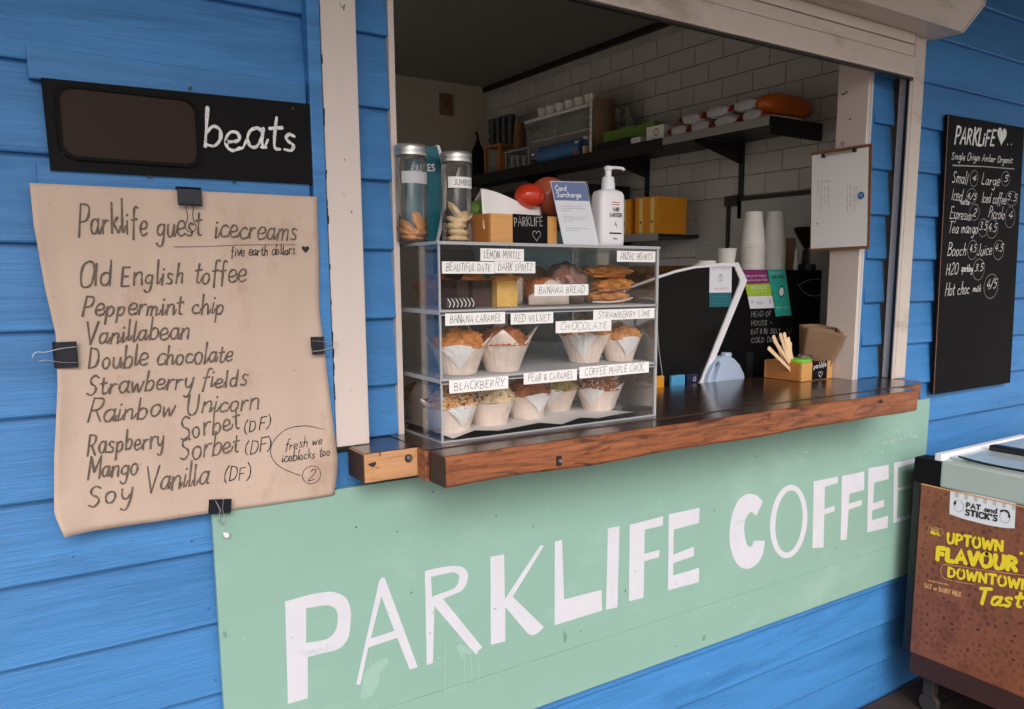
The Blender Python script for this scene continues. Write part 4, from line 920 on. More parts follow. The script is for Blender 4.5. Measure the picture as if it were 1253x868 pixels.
for i, (dx, dy, z, tx, ty) in enumerate(((.006, .008, .011, .1, 0), (-.010, .004, .036, .5, .4), (-.004, 0, .010, 0, .1), (.008, -.006, .024, .2, -.1), (.014, -.004, .048, 1.1, .5), (-.012, .006, .024, .3, .3))):
    cookieb(J1+dx, .042+dy, ZT+z, .022, .008, Matrix.Rotation(tx, 4, 'X') @ Matrix.Rotation(ty, 4, 'Y'), 'crust', 'brown biscuit inside the leftmost jar', i+30, 'brown biscuits in the left jar')
jar(.886, .03, .034, .200, 'glass jar of pale round biscuits labelled by hand, behind the wooden box', None, 'JUMBOS')
for i, (dx, dy, z, tx, ty) in enumerate(((0, 0, .011, 0, 0), (.002, -.003, .025, .05, .05), (-.003, 0, .039, -.05, 0), (.008, -.006, .058, .3, -.5), (-.006, -.004, .073, .5, .7), (.004, .008, .052, .2, .2))):
    cookieb(.886+dx, .03+dy, ZT+z, .0245, .0085, Matrix.Rotation(tx, 4, 'X') @ Matrix.Rotation(ty, 4, 'Y'), 'cookie', 'pale round biscuit inside the labelled jar', i+40, 'pale biscuits in the right jar')
# teal booklet standing between the jars, white curved fore edge
mn = thing('teal_booklet', 'teal booklet with a curved white edge standing between the two jars', 'booklet', (.85, .09, ZT))
ps = [PY(*p, .085) for p in ((497, 181), (534, 179), (541, 205), (542, 240), (538, 270), (533, 297), (497, 297))]
ps = [Vector((p.x, .085, max(p.z, ZT))) for p in ps]
part('cover', MB().poly([ps], (0, .006, 0)), 'teal', mn)
b = MB(); ctr = [PY(*p, .083) for p in ((536, 178), (541, 195), (544.5, 222), (544, 250), (540, 276), (535, 298))]; ctr = curve3(ctr)
v = []; f = []
for p in ctr: v += [p+Vector((-.0035, 0, 0)), p+Vector((.0035, 0, 0)), p+Vector((.0035, .014, 0)), p+Vector((-.0035, .014, 0))]
for i in range(len(ctr)-1):
    for j in range(4): f.append((4*i+j, 4*i+(j+1) % 4, 4*i+4+(j+1) % 4, 4*i+4+j))
part('page_edge', MB().add(v, f), 'whitep', mn)
b = MB(); write(b, 'JUICES', PY(507, 210, .0845), PY(533, 209, .0845), .014, .0026, NW, jit=0); part('lettering', b, 'whitep', mn)

def obox(name, T, wx_, dy_, h, th, m, parent, mside=None):
    """open tray in local frame T: x 0..wx, y 0..dy; walls butt against each other"""
    part('front_wall', MB().box(0, wx_, 0, th, 0, h, .0008, T), m, parent)
    part('side_wall', MB().box(0, th, th+.0003, dy_-th-.0003, 0, h, .0008, T), mside or m, parent)
    part('side_wall', MB().box(wx_-th, wx_, th+.0003, dy_-th-.0003, 0, h, .0008, T), mside or m, parent)
    part('back_wall', MB().box(0, wx_, dy_-th, dy_, 0, h, .0008, T), m, parent)
    part('base', MB().box(th+.0003, wx_-th-.0003, th+.0003, dy_-th-.0003, .001, .006, 0, T), m, parent)
wb = thing('wooden_box', 'small bamboo box with a Parklife chalk label on top of the case', 'box', (1.03, .0, ZT))
T = Matrix.Translation((.936, -.035, ZT)) @ Matrix.Rotation(R(4), 4, 'Z')
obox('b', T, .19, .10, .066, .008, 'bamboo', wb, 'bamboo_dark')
part('chalk_label', MB().box(.060, .160, -.0022, -.0002, .001, .067, .0004, T), 'board', wb)
b = MB(); write(b, 'PARKLIFE', T @ Vector((.062, -.0027, .040)), T @ Vector((.146, -.0027, .043)), .02, .0019, T.to_3x3() @ NW); part('lettering', b, 'chalkg', wb)
b = MB(); hp = heartpts(T @ Vector((.127, -.0027, .021)), T.to_3x3() @ XV, ZV, .024); ribbon(b, hp+[hp[0]], .0015, T.to_3x3() @ NW); part('chalk_heart', b, 'chalkg', wb)
# white paper spilling out of the box
v = []; f = []; n = 20
for j in range(6):
    for i in range(n+1):
        u = i/n; w_ = j/5; x = .945+u*.165; y = -.012+.075*w_+.004*math.sin(u*8)
        top = .124-.036*u+.004*math.sin(u*7); 
        z = ZT+.02+(top-.02)*(1-abs(2*w_-1)**3 if 0 else min(1, .12+w_*2.2)) if w_ < .5 else ZT+top-.004-(w_-.5)*.05
        v.append((x-.014*(1-min(1, w_*2)), y, z))
for j in range(5):
    for i in range(n): f.append((j*(n+1)+i, j*(n+1)+i+1, (j+1)*(n+1)+i+1, (j+1)*(n+1)+i))
o = solo('paper_liner', MB().add(v, f, True), 'parch', 'crumpled white paper rising out of the bamboo box', 'paper', (1.03, .02, ZT)); md = o.modifiers.new('t', 'SOLIDIFY'); md.thickness = .0008
def fruit(name, px, py, Y, rpx, m, label, cat, sc_=(1, 1, 1)):
    c = PY(px, py, Y); r_ = rpx*(c-CAM).dot(fw)/F; return solo(name, MB().ico(c, r_, 4, sc_, .06, 1.4, px), m, label, cat, c)
o = fruit('tomato', 648, 240, .012, 18.5, 'tomato', 'shiny red tomato in front, wrapped in film above the bamboo box', 'tomato', (1.05, .9, .82))
fruit('mango', 672, 240, .045, 23, 'mango', 'large brown red mango behind the tomato', 'mango', (1, 1, 1))
fruit('lime', 583, 258, .075, 12, 'green', 'green lime peeping out left of the white paper', 'lime')
# card surcharge sign in acrylic stand
cs = thing('surcharge_sign', 'Card Surcharge notice in a slanted acrylic stand beside the sanitiser', 'sign', (1.165, -.04, ZT))
BL, BR, TRp, TL = [PY(*p, -.05) for p in ((690, 300.5), (733, 302), (722, 222), (679, 221))]
BL.z = BR.z = ZT+.001; u_ = (BR-BL).normalized()
TL = TL+Vector((0, .018, 0)); TRp = TRp+Vector((0, .018, 0)); nn = -(u_.cross(TL-BL)).normalized(); nn = nn if nn.y < 0 else -nn
def cq(u, v): return (BL.lerp(BR, u)).lerp(TL.lerp(TRp, u), v)
part('paper', MB().poly([[cq(0, 0), cq(1, 0), cq(1, 1), cq(0, 1)]], -nn*.0015), 'whitep', cs)
part('blue_header', MB().poly([[cq(.01, .70)+nn*.0004, cq(.99, .70)+nn*.0004, cq(.99, .99)+nn*.0004, cq(.01, .99)+nn*.0004]]), 'bluecard', cs)
part('acrylic_front', MB().poly([[cq(-.02, 0)+nn*.002, cq(1.02, 0)+nn*.002, cq(1.02, 1.01)+nn*.002, cq(-.02, 1.01)+nn*.002]], nn*.0012), 'acrylic', cs)
b = MB(); write(b, 'Card', cq(.08, .855)+nn*.0008, cq(.40, .855)+nn*.0008, .012, .0022, nn, jit=0); write(b, 'Surcharge', cq(.08, .755)+nn*.0008, cq(.78, .755)+nn*.0008, .012, .0022, nn, jit=0); part('lettering', b, 'whitep', cs)
b = MB()
for (v_, a, c) in ((.61, .14, .72), (.575, .12, .84), (.54, .12, .4), (.44, .14, .78), (.405, .14, .7), (.37, .12, .4), (.26, .14, .82), (.225, .14, .5)):
    k = a
    while k < c: e = min(c, k+random.uniform(.06, .16)); ribbon(b, [cq(k, v_)+nn*.0008, cq(e-.02, v_)+nn*.0008], .0016, nn); k = e
part('small_print', b, 'greyp', cs)
part('stand_back', MB().poly([[cq(.02, .9)-nn*.004, cq(.98, .9)-nn*.004, BR-nn*.0+Vector((0, .06, 0)), BL+Vector((0, .06, 0))]], (0, .002, 0)), 'acrylic', cs)
# sanitiser
st_ = thing('hand_sanitiser', 'white pump bottle of hand sanitiser at the right end of the case top', 'bottle', (1.30, .01, ZT)); sx_, sy_ = 1.306, .012
def oval(prof, hx, hy, c, n=36, p=.55):
    v = []; f = []
    for (k, z) in prof:
        for i in range(n):
            a = 2*PI*i/n; ca, sa = math.cos(a), math.sin(a)
            v.append((c[0]+hx*k*math.copysign(abs(ca)**p, ca), c[1]+hy*k*math.copysign(abs(sa)**p, sa), c[2]+z))
    for i in range(len(prof)-1):
        for j in range(n): f.append((i*n+j, i*n+(j+1) % n, (i+1)*n+(j+1) % n, (i+1)*n+j))
    f.append(tuple(range(n))[::-1]); f.append(tuple((len(prof)-1)*n+j for j in range(n))); return MB().add(v, f, True)
part('bottle_body', oval([(.86, 0), (.96, .003), (1, .012), (1, .118), (.97, .128), (.86, .136), (.55, .1405), (.40, .142)], .041, .027, (sx_, sy_, ZT)), 'white', st_)
part('collar', MB().lathe([(.0, .141), (.0165, .141), (.017, .144), (.017, .156), (.0155, .160), (.0155, .170), (.012, .173), (0, .173)], n=28, T=Matrix.Translation((sx_, sy_, ZT))), 'white', st_)
part('pump', MB().lathe([(0, .173), (.008, .173), (.008, .188), (.0105, .190), (.0105, .197), (.008, .199), (0, .199)], n=24, T=Matrix.Translation((sx_, sy_, ZT))).tube([(sx_, sy_, ZT+.1945), (sx_+.018, sy_-.012, ZT+.195), (sx_+.030, sy_-.019, ZT+.1935), (sx_+.034, sy_-.022, ZT+.189)], .0038), 'white', st_)
yf = sy_-.0273
b = MB(); write(b, 'HAND', (sx_-.006, yf, ZT+.087), (sx_+.016, yf, ZT+.087), .0095, .0015, NW, jit=0); write(b, 'SANITISER', (sx_-.015, yf, ZT+.073), (sx_+.024, yf, ZT+.073), .0095, .0015, NW, jit=0)
b.poly([[Vector((sx_-.016, yf, ZT+.031)), Vector((sx_+.022, yf, ZT+.031)), Vector((sx_+.022, yf, ZT+.035)), Vector((sx_-.016, yf, ZT+.035))]])
write(b, 'X', (sx_+.0, yf, ZT+.052), (sx_+.006, yf, ZT+.052), .009, .0013, NW, jit=0); write(b, '1', (sx_+.005, yf, ZT+.047), (sx_+.009, yf, ZT+.047), .008, .0013, NW, jit=0); write(b, '500ml', (sx_-.003, yf, ZT+.018), (sx_+.010, yf, ZT+.018), .004, .0008, NW, jit=0)
part('print', b, 'pen', st_)
b = MB()
for zz_ in (.103, .1085): ribbon(b, [Vector((sx_-.009, yf, ZT+zz_)), Vector((sx_+.015, yf, ZT+zz_))], .0018, NW)
part('red_print', b, 'redfoil', st_)

# teal tub and dark boxes stored behind the case, seen through the acrylic
solo('storage_tub', MB().box(1.38, 1.62, .36, .56, 1.06, 1.26, .008), 'tealdark', 'dark teal plastic tub behind the lower half of the display case', 'tub', (1.5, .46, 1.06))
solo('storage_tub', MB().box(1.36, 1.68, .52, .8, 1.32, 1.60, .008), 'tealdark', 'dark teal tub seen through the top tier of the case', 'tub', (1.5, .66, 1.32))

# ================================================================== BENCH, MACHINE AND COUNTER GOODS
bench = thing('back_bench', 'low dark work bench inside the hatch behind the counter', 'bench', (1.6, .7, -.1))
part('bench_top', MB().box(.6, 2.74, .325, .95, .86, .90, .004), 'darksteel', bench)
part('bench_front', MB().box(.62, 2.72, .34, .36, -.1, .859), 'black', bench)
part('bench_leg', MB().box(.62, .66, .88, .92, -.1, .859), 'darksteel', bench)
em = thing('espresso_machine', 'black espresso machine whose side panel has a white curved outline', 'coffee machine', (1.9, .6, .90))
YM_ = .345
pp = [PY(*p, YM_) for p in ((736, 375), (768, 354), (802, 341.5), (825, 333.5), (849, 328), (880, 325), (900, 324.5), (908, 343))]
lo = [PY(857, 472, YM_), PY(838, 515, YM_), PY(736, 515, YM_)]
part('side_panel', MB().poly([pp+lo], (0, .40, 0)), 'blackg', em)
ow = [PY(*p, YM_-.001) for p in ((736, 373), (768, 351), (802, 338.5), (825, 331), (849, 325.5), (880, 322), (902, 321.5), (912.5, 343), (911, 348), (861, 470), (842, 515), (835, 515), (854.5, 470), (903.5, 348), (904.5, 343), (897.5, 326.5), (880, 326), (849, 328.5), (825, 334), (802, 341.5), (768, 354), (736, 376.5))]
part('white_outline', MB().poly([ow], (0, -.006, 0)), 'white', em)
def sticker(par, pts, Y, m, name='sticker'):
    q = [PY(*p, Y) for p in pts]; return part(name, MB().poly([q], (0, .0006, 0)), m, par)
def sy(par, text, x0, y0, x1, y1, h, Y, m, wd, jit=.1, name='print'):
    b = MB(); p0 = PY(x0, y0, Y); p1 = PY(x1, y1, Y); hh = (PY(x0, y0-h, Y)-p0).length; write(b, text, p0, p1, hh, wd, NW, jit=jit); return part(name, b, m, par)
sticker(em, ((868.5, 325.5), (895.5, 325), (895, 358), (868, 358.5)), YM_-.0015, 'whitep'); sticker(em, ((868, 358.6), (895, 358.1), (894.5, 375.5), (868, 376)), YM_-.0015, 'teal')
b = MB(); c = PY(881.5, 340.5, YM_-.002); ribbon(b, ring(c, XV, ZV, .011, .013, 20), .0012, NW)
for k in range(5): a = c+Vector((0, 0, .010-.0045*k)); ribbon(b, [a+Vector((-.004, 0, .001)), a, a+Vector((.004, 0, .001))], .0014, NW)
part('emblem', b, 'bluecard', em); sy(em, 'SUSTAINABLE', 871, 330, 893, 329.7, 2.4, YM_-.002, 'greytext', .0008); sy(em, 'NO WASTE', 875, 354.5, 890, 354.3, 2.4, YM_-.002, 'redfoil', .0008)
for k, yv in enumerate((364, 368, 372.5)): sy(em, ('compostable', 'cups here', 'bring your own')[k], 872, yv, 891, yv-.2, 2.4, YM_-.002, 'tealp', .0007)

# grinder / black cabinet with chalk writing
gd = thing('black_cabinet', 'black painted cabinet with chalk writing and bright stickers right of the machine', 'cabinet', (2.35, .6, .90))
YG = .44
part('cabinet_body', MB().box(PY(880, 400, YG).x, 2.74, YG, .80, .901, PY(960, 330.5, YG).z, .004), 'board', gd)
part('steel_strip', MB().box(PY(913, 440, YG-.01).x, PY(921, 440, YG-.01).x, YG-.012, YG-.001, 1.02, 1.17, .001), 'darksteel', gd)
for pts, m in ((((906, 331), (938, 330.5), (941.5, 346.5), (912, 348)), 'purple'), (((911.6, 348.3), (941.6, 346.8), (946, 361.5), (915, 362.6)), 'limep'), (((915, 362.8), (946, 361.8), (948, 377), (918, 378)), 'whitep'), (((939, 330.4), (961, 330), (968.5, 386), (949.5, 387.5)), 'tealp')):
    sticker(gd, pts, YG-.0012, m)
YT = YG-.0019
sy(gd, 'Thank you for bringing', 911, 339, 937, 338.2, 2.8, YT, 'whitep', .0009); sy(gd, 'Reuse and save today', 912.5, 344.2, 939, 343.4, 2.8, YT, 'whitep', .0009)
sy(gd, 'RECYCLE', 919, 354, 938, 353.3, 3.5, YT, 'whitep', .0016); sy(gd, '* * * *', 921.5, 360, 939, 359.3, 3.6, YT, 'whitep', .0014)
sy(gd, 'FOOD', 925, 372.5, 934, 372.1, 3, YT, 'bluecard', .0012); sy(gd, 'A', 918.5, 371.5, 922, 371.4, 5, YT, 'bluecard', .0016); sy(gd, 'B', 941, 371.5, 944.5, 371.3, 5, YT, 'bluecard', .0014)
b = MB(); c = PY(956.3, 357, YT); b.poly([ring(c, XV, ZV, .0165, .0205, 24)[:-1]]); part('print_disc', b, 'board', gd)
b = MB(); c = PY(956.3, 357, YT-.0006); b.poly([ring(c, XV, ZV, .0128, .0165, 24)[:-1]]); part('print_disc', b, 'whitep', gd)
sy(gd, 'ENJOY', 943, 336, 957, 335.6, 3, YT, 'whitep', .001); sy(gd, 'LIKE HOME', 944, 341, 959.5, 340.6, 3, YT, 'pen', .0013); sy(gd, 'keep cup', 950, 377.5, 964, 377, 3, YT, 'whitep', .0008)
for tx, x0, x1, y in (('HEAD OF', 919, 944, 388), ('HOUSE -', 919, 945, 398.5), ('EAT & BE JOLLY', 919, 955, 409), ('COLD DRINKS', 919, 960, 419.5)): sy(gd, tx, x0, y, x1, y-1.2, 6, YT, 'chalkg', .0016, 1.3, 'chalk_writing')
b = MB(); ribbon(b, curve3([PY(*p, YT) for p in ((978, 350), (985, 344.5), (996, 342), (1006, 344), (1008, 352), (1004, 361), (992, 362), (983, 357), (978, 350), (976, 347))]), .0017, NW); part('chalk_drawing', b, 'chalkg', gd)
b = MB(); ribbon(b, curve3([PY(*p, YT) for p in ((963, 402), (966, 408), (969, 402))]), .0013, NW); ribbon(b, [PY(966, 408, YT), PY(966, 413, YT)], .0013, NW); part('chalk_mark', b, 'chalkg', gd)

# nested white cups standing rim down
ztop = PY(960, 330.5, YG).z+.0005
def cupmesh(r0, r1, h):
    b = MB().lathe([(0, h), (r1*.9, h), (r1*.93, h-.003), (r1, h-.0005), (r1, h-.002), (r0, .004), (r0+.0022, .0035), (r0+.0026, .0012), (r0+.0014, 0), (r0-.0006, .0008), (r0-.001, .004)], n=30)
    return b.mesh('paper_cup', 'cup')
cm = cupmesh(.041, .0285, .112)
def stack(px, Y, n, rise, lab, grp, top_lab, s=1, tall=1):
    x = PY(px, 330, Y).x
    for i in range(n):
        o = bpy.data.objects.new('paper_cup', cm); C.objects.link(o); o.location = (x+random.uniform(-.0005, .0005), Y+random.uniform(-.0005, .0005), ztop+i*rise); o.scale = (s, s, tall)
        tagp(o, top_lab if i == n-1 else lab, 'cup', grp)
random.seed(4)
stack(920, .51, 17, .0058, 'white paper cup nested below the top one in the left cup stack', 'cups of the left stack', 'topmost white paper cup of the left stack', 1.12, 1.1)
stack(946, .54, 15, .0073, 'white paper cup nested below the top one in the right cup stack', 'cups of the right stack', 'topmost white paper cup of the right stack', 1.08, 1.1)
solo('paper_cup', MB().lathe([(0, .002), (.026, .002), (.027, 0), (.0335, .052), (.0350, .0535), (.0335, .055), (.0325, .053), (.026, .006), (0, .006)], n=28, T=Matrix.Translation((PY(889, 325, .42).x, .42, PY(889, 324.5, .42).z+.003))), 'cup', 'single short white cup standing on top of the espresso machine', 'cup', (PY(889, 325, .42).x, .42, 1.49))
for i, (px, w_, h) in enumerate(((862, .046, .010), (872, .036, .020))):
    c = PY(px, 325.8, .44); solo('saucer', MB().lathe([(0, .001), (w_, .001), (w_, .004), (w_*.94, h), (0, h)], n=28, T=Matrix.Translation((c.x, .44+.03*i, c.z-.001))), 'cup', ('low white lid lying on the espresso machine, leftmost', 'taller white saucer stack next to the single short cup')[i], 'lid', c)
# kraft cups, hopper
c = PY(966, 322, .62); solo('kraft_cup', MB().lathe([(0, 0), (.034, 0), (.028, .11), (.0, .111)], n=26, T=Matrix.Translation((c.x, .6, ztop))).lathe([(0, .08), (.036, .08), (.034, .13), (0, .131)], n=26, T=Matrix.Translation((c.x, .6, ztop))), 'brownbag', 'brown kraft cups upside down behind the white cup stacks', 'cup', (c.x, .6, ztop))
hp_ = thing('grinder_hopper', 'dark smoked grinder hopper beside the clipboard', 'grinder', (2.56, .5, ztop))
c = PY(991, 300, .52)
part('hopper', MB().lathe([(.02, c.z-ztop-.02), (.06, c.z-ztop+.05), (.066, c.z-ztop+.065), (.062, c.z-ztop+.07), (0, c.z-ztop+.07)], n=28, T=Matrix.Translation((c.x, .52, ztop))), 'smoke', hp_)
part('neck', MB().lathe([(0, .0), (.055, .0), (.055, .022), (.03, .026), (.028, c.z-ztop-.018), (0, c.z-ztop-.018)], n=28, T=Matrix.Translation((c.x, .52, ztop))), 'darksteel', hp_)
c = PY(974, 315, .50); solo('sauce_nozzle', MB().lathe([(0, 0), (.010, 0), (.010, .02), (.003, .085), (0, .088)], n=18, T=Matrix.Translation((c.x, .50, ztop))), 'cup', 'white pointed nozzle bottle between the kraft cups and the hopper', 'bottle', (c.x, .50, ztop))
c = PY(991, 331, .40); 

# milk jug on the bench behind the counter
Yj = .352; xj = PY(890, 455, Yj).x; mj = thing('milk_jug', 'cloudy blue white plastic milk jug with a side handle behind the counter', 'jug', (xj, Yj, .901))
k1 = PY(889, 441, Yj).z; body = [PY(*p, Yj-.035) for p in ((866, 469), (868, 460), (873, 449), (880, 440), (884, 436.5), (893, 436.5), (899, 439), (906, 447), (911, 458), (912.5, 470))]
bl = [Vector((body[-1].x, 0, .905)), Vector((body[0].x, 0, .905))]
outl = [Vector((p.x, Yj-.035, p.z)) for p in body+bl]; hole = [PY(*p, Yj-.035) for p in ((872.5, 466.5), (876.5, 466.5), (882, 447), (881, 444.5), (878, 445), (874.5, 456))]
jo = part('jug_body', MB().poly([outl, hole], (0, .075, 0)), 'milkjug', mj); md = jo.modifiers.new('b', 'BEVEL'); md.width = .010; md.segments = 4; md.limit_method = 'ANGLE'; md.angle_limit = R(50)
for p_ in jo.data.polygons: p_.use_smooth = True
c = PY(888.5, 437, Yj); part('cap', MB().lathe([(0, 0), (.0185, 0), (.019, .002), (.019, .014), (.017, .017), (0, .017)], n=28, T=Matrix.Translation((c.x, Yj, c.z-.001))), 'milkjug', mj)
part('cap_seal', MB().lathe([(.0, -.003), (.0195, -.003), (.0195, 0), (0, 0)], n=28, T=Matrix.Translation((c.x, Yj, c.z-.002))), 'navy', mj)
# cartons behind the counter edge
def carton(px0, px1, py_top, Y, m, label, capx=None, mk=None):
    a = PY(px0, py_top, Y); c = PY(px1, py_top, Y); t = thing('drink_carton', label, 'carton', ((a.x+c.x)/2, Y+.03, .901), 'drink cartons behind the counter')
    part('carton_body', MB().box(a.x, c.x, Y, Y+(c.x-a.x), .901, a.z, .003), m, t)
    if capx: q = PY(capx, py_top, Y+.02); part('cap', MB().lathe([(0, 0), (.0125, 0), (.0125, .013), (.011, .015), (0, .015)], n=22, T=Matrix.Translation((q.x, Y+.03, a.z))), 'white', t)
    if mk: b = MB(); ribbon(b, ring(PY(mk[0], mk[1], Y-.0007), XV, ZV, .0055, .007, 14), .0018, NW); part('emblem', b, 'whitep', t)
    return t
carton(800, 813, 461, .335, 'yellowbox', 'small yellow juice carton beside the display case')
M['carton_blue'] = mat('carton_blue', srgb(84, 160, 205), .4, .05); M['carton_navy'] = mat('carton_navy', srgb(24, 28, 60), .35, .05)
carton(822, 838.5, 460, .335, 'carton_blue', 'light blue drink carton with a white cap', 829); carton(841, 854, 458.5, .335, 'carton_navy', 'navy drink carton with a white cap and round emblem', 846, (850, 464))
t = bpy.data.objects['drink_carton.001']; b = MB(); ribbon(b, curve3([PY(*p, .3343) for p in ((827, 464), (829, 467), (832, 464))]), .0014, NW); ribbon(b, [PY(829, 467, .3343), PY(829, 472, .3343)], .0014, NW); part('mark', b, 'bluelogo', t)

# condiment tray on the counter
ZC = 1.1012
tr_ = thing('condiment_tray', 'bamboo box with chalk label at the right end of the counter holding stirrers', 'box', (2.3, .2, ZC))
aT = R(-9); T = Matrix.Translation((2.237, .125, ZC)) @ Matrix.Rotation(R(2), 4, 'Z')
S_ = Matrix.Identity(4)
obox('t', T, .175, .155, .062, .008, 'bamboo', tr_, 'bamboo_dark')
part('chalk_label', MB().box(.058, .140, -.0022, -.0003, .002, .064, .0004, T), 'board', tr_)
nT = T.to_3x3() @ NW
b = MB(); write(b, 'parklife', T @ Vector((.062, -.0027, .040)), T @ Vector((.134, -.0027, .044)), .018, .0022, nT); part('lettering', b, 'chalk', tr_)
b = MB(); hh_ = heartpts(T @ Vector((.102, -.0027, .019)), T.to_3x3() @ XV, ZV, .021); ribbon(b, hh_+[hh_[0]], .0016, nT); part('chalk_heart', b, 'chalk', tr_)
random.seed(9)
for i, (px, py, lean) in enumerate(((934, 425, -.55), (942, 415, -.35), (951, 408, -.08), (957, 407, .05), (963, 413, .35), (967, 419, .5), (947, 411, -.2), (960, 421, .45))):
    top = PY(px+2, py, .185); bot = Vector((2.275+.012*math.sin(i*2), .185, ZC+.01)); d = (top-bot); L_ = d.length; zax = d.normalized(); xax = zax.cross(YV).normalized()*-1; yax = zax.cross(xax)
    Tm = Matrix((xax, yax, zax)).transposed().to_4x4(); Tm.translation = bot+Vector((0, .004*i-.014, 0))
    b = MB(); n = 10; pr = [Vector((-.0058, 0, 0)), Vector((-.0055, 0, L_*.6)), Vector((-.0072, 0, L_-.007))]+[Vector((-.0075*math.cos(PI*k/n), 0, L_-.007+.0075*math.sin(PI*k/n))) for k in range(n+1)]+[Vector((.0072, 0, L_-.007)), Vector((.0055, 0, L_*.6)), Vector((.0058, 0, 0))]
    b.poly([[Tm @ p for p in pr]], (0, .0015, 0)); solo('wooden_stirrer', b, 'stir', 'flat wooden stirrer in the bunch standing in the bamboo box', 'stirrer', bot, 'wooden stirrers in the bamboo box')
c = T @ Vector((.052, .045, .0)); ll = thing('lime_tub', 'round tub with a lime green lid in the bamboo box', 'tub', c)
part('tub', MB().lathe([(0, .008), (.028, .008), (.031, .055), (0, .055)], n=28, T=Matrix.Translation(c)), 'plastub', ll)
part('lid', MB().lathe([(.0, .0555), (.037, .0555), (.038, .058), (.038, .070), (.035, .072), (0, .072)], n=32, T=Matrix.Translation(c)), 'lime', ll)
c = T @ Vector((.098, .060, .0)); solo('glass_pot', MB().lathe([(0, .008), (.022, .008), (.024, .075), (.026, .078), (.024, .08), (.022, .078), (.02, .012)], n=26, T=Matrix.Translation(c)), 'glass', 'clear glass pot between the lime tub and the paper bags', 'pot', c)
# folded paper bags leaning at the back of the tray
for i in range(5):
    q = [PY(979, 439, .245), PY(979, 398, .245), PY(1032-2*i, 398+i*.5, .142), PY(1022-2*i, 440, .15)]
    off = Vector((-.004*i, -.006*i+.004, 0)); v = []; f = []; n = 10
    for j in range(n+1):
        for k in range(n+1):
            u, w_ = j/n, k/n; p = (q[0].lerp(q[3], u)).lerp(q[1].lerp(q[2], u), w_)
            p = p+off+Vector((0, -.02*(u**3)*w_+.004*math.sin(u*6+i)*w_-.016*w_*i*.25, .004*math.sin(u*5+i*1.3)*w_-.006*i*u))
            p.x = min(p.x, 2.416); v.append(p)
    for j in range(n):
        for k in range(n): f.append((j*(n+1)+k, j*(n+1)+k+1, (j+1)*(n+1)+k+1, (j+1)*(n+1)+k))
    o = solo('paper_bag', MB().add(v, f, True), 'brownbag', 'folded brown paper bag in the bundle leaning in the bamboo box' if i < 4 else 'frontmost brown paper bag leaning in the bamboo box', 'paper bag', (2.38, .22, ZC), 'brown paper bags in the bamboo box'); md = o.modifiers.new('t', 'SOLIDIFY'); md.thickness = .0012

# ================================================================== SHELF ON THE TILED WALL AND ITS GOODS
sf = thing('wall_shelf', 'long metal wall shelf on brackets along the tiled wall', 'shelf', (2.6, 1.7, 1.97)); ZS = 2.0355
part('shelf_board', MB().box(2.444, 2.748, .483, 3.09, 2.021, 2.035, .001), 'darksteel', sf)
part('front_lip', MB().box(2.440, 2.4435, .483, 1.06, 2.008, 2.04, .0008), 'lip', sf, 'pale front lip of the near part of the shelf')
part('front_lip', MB().box(2.440, 2.4435, 1.061, 3.09, 1.985, 2.04, .0008), 'black', sf)
part('end_lip', MB().box(2.444, 2.748, .478, .4825, 1.975, 2.042, .0008), 'black', sf)
for y in (.885, 1.50, 2.3):
    part('bracket', MB().poly([[Vector((2.746, y, 2.018)), Vector((2.46, y, 2.018)), Vector((2.46, y, 2.0)), Vector((2.746, y, 1.93))]], (0, .005, 0)), 'darksteel', sf)
    part('wall_standard', MB().box(2.738, 2.7495, y-.012, y+.012, 1.70, 2.0205, .001), 'darksteel', sf)
def shelfbag(y0, y1, z, h, m, label, name='coffee_bag', grp='foil bags stacked on the shelf', x=2.50, dx=.075, tilt=0, ends='redfoil', seed=0):
    t = thing(name, label, 'bag', (x, (y0+y1)/2, z), grp); L_ = abs(y1-y0)/2
    b = MB(); bm_ = bmesh.new(); bmesh.ops.create_icosphere(bm_, subdivisions=4, radius=1)
    ang = Matrix.Rotation(tilt, 4, 'X')
    for q in bm_.verts:
        c = q.co; c = Vector([math.copysign(abs(k)**p, k) for k, p in zip(c, (.45, .7, .55))]); pin = 1-.55*abs(c.y)**3; nn = noise.fractal(q.co*2.6+Vector((seed, seed, 0)), 1, 2, 3)+.9*abs(noise.noise(q.co*4.2+Vector((seed, 0, 3))))
        q.co = (ang @ Vector((c.x*dx*(1+.05*nn), c.y*L_, c.z*h/2*pin*(1+.16*nn))))+Vector((x, (y0+y1)/2, z+h/2))
    b.bm(bm_, None, True); part('bag_body', b, m, t)
    if ends:
        for s_ in (-1, 1):
            v = [(x-dx, (y0+y1)/2+s_*L_*.90, z+h*.30), (x+dx, (y0+y1)/2+s_*L_*.9, z+h*.30), (x+dx, (y0+y1)/2+s_*L_*1.1, z+h*.55), (x-dx, (y0+y1)/2+s_*L_*1.12, z+h*.6), (x-dx, (y0+y1)/2+s_*L_*.9, z+h*.7), (x+dx, (y0+y1)/2+s_*L_*.9, z+h*.7)]
            o = part('sealed_end', MB().add(v, [(0, 1, 2, 3), (3, 2, 5, 4)]), ends, t); md = o.modifiers.new('t', 'SOLIDIFY'); md.thickness = .002
    return t
for i, (y0, y1, lab) in enumerate(((.53, .64, 'white foil bag nearest the shelf end, bottom layer'), (.65, .79, 'white foil bag, second from the shelf end, bottom layer'), (.80, .92, 'white foil bag, third from the shelf end, bottom layer'), (.93, 1.04, 'white foil bag touching the red pack, bottom layer'))):
    shelfbag(y0, y1, ZS, .048, 'silver', lab, seed=i*3+1, dx=.05, x=2.503)
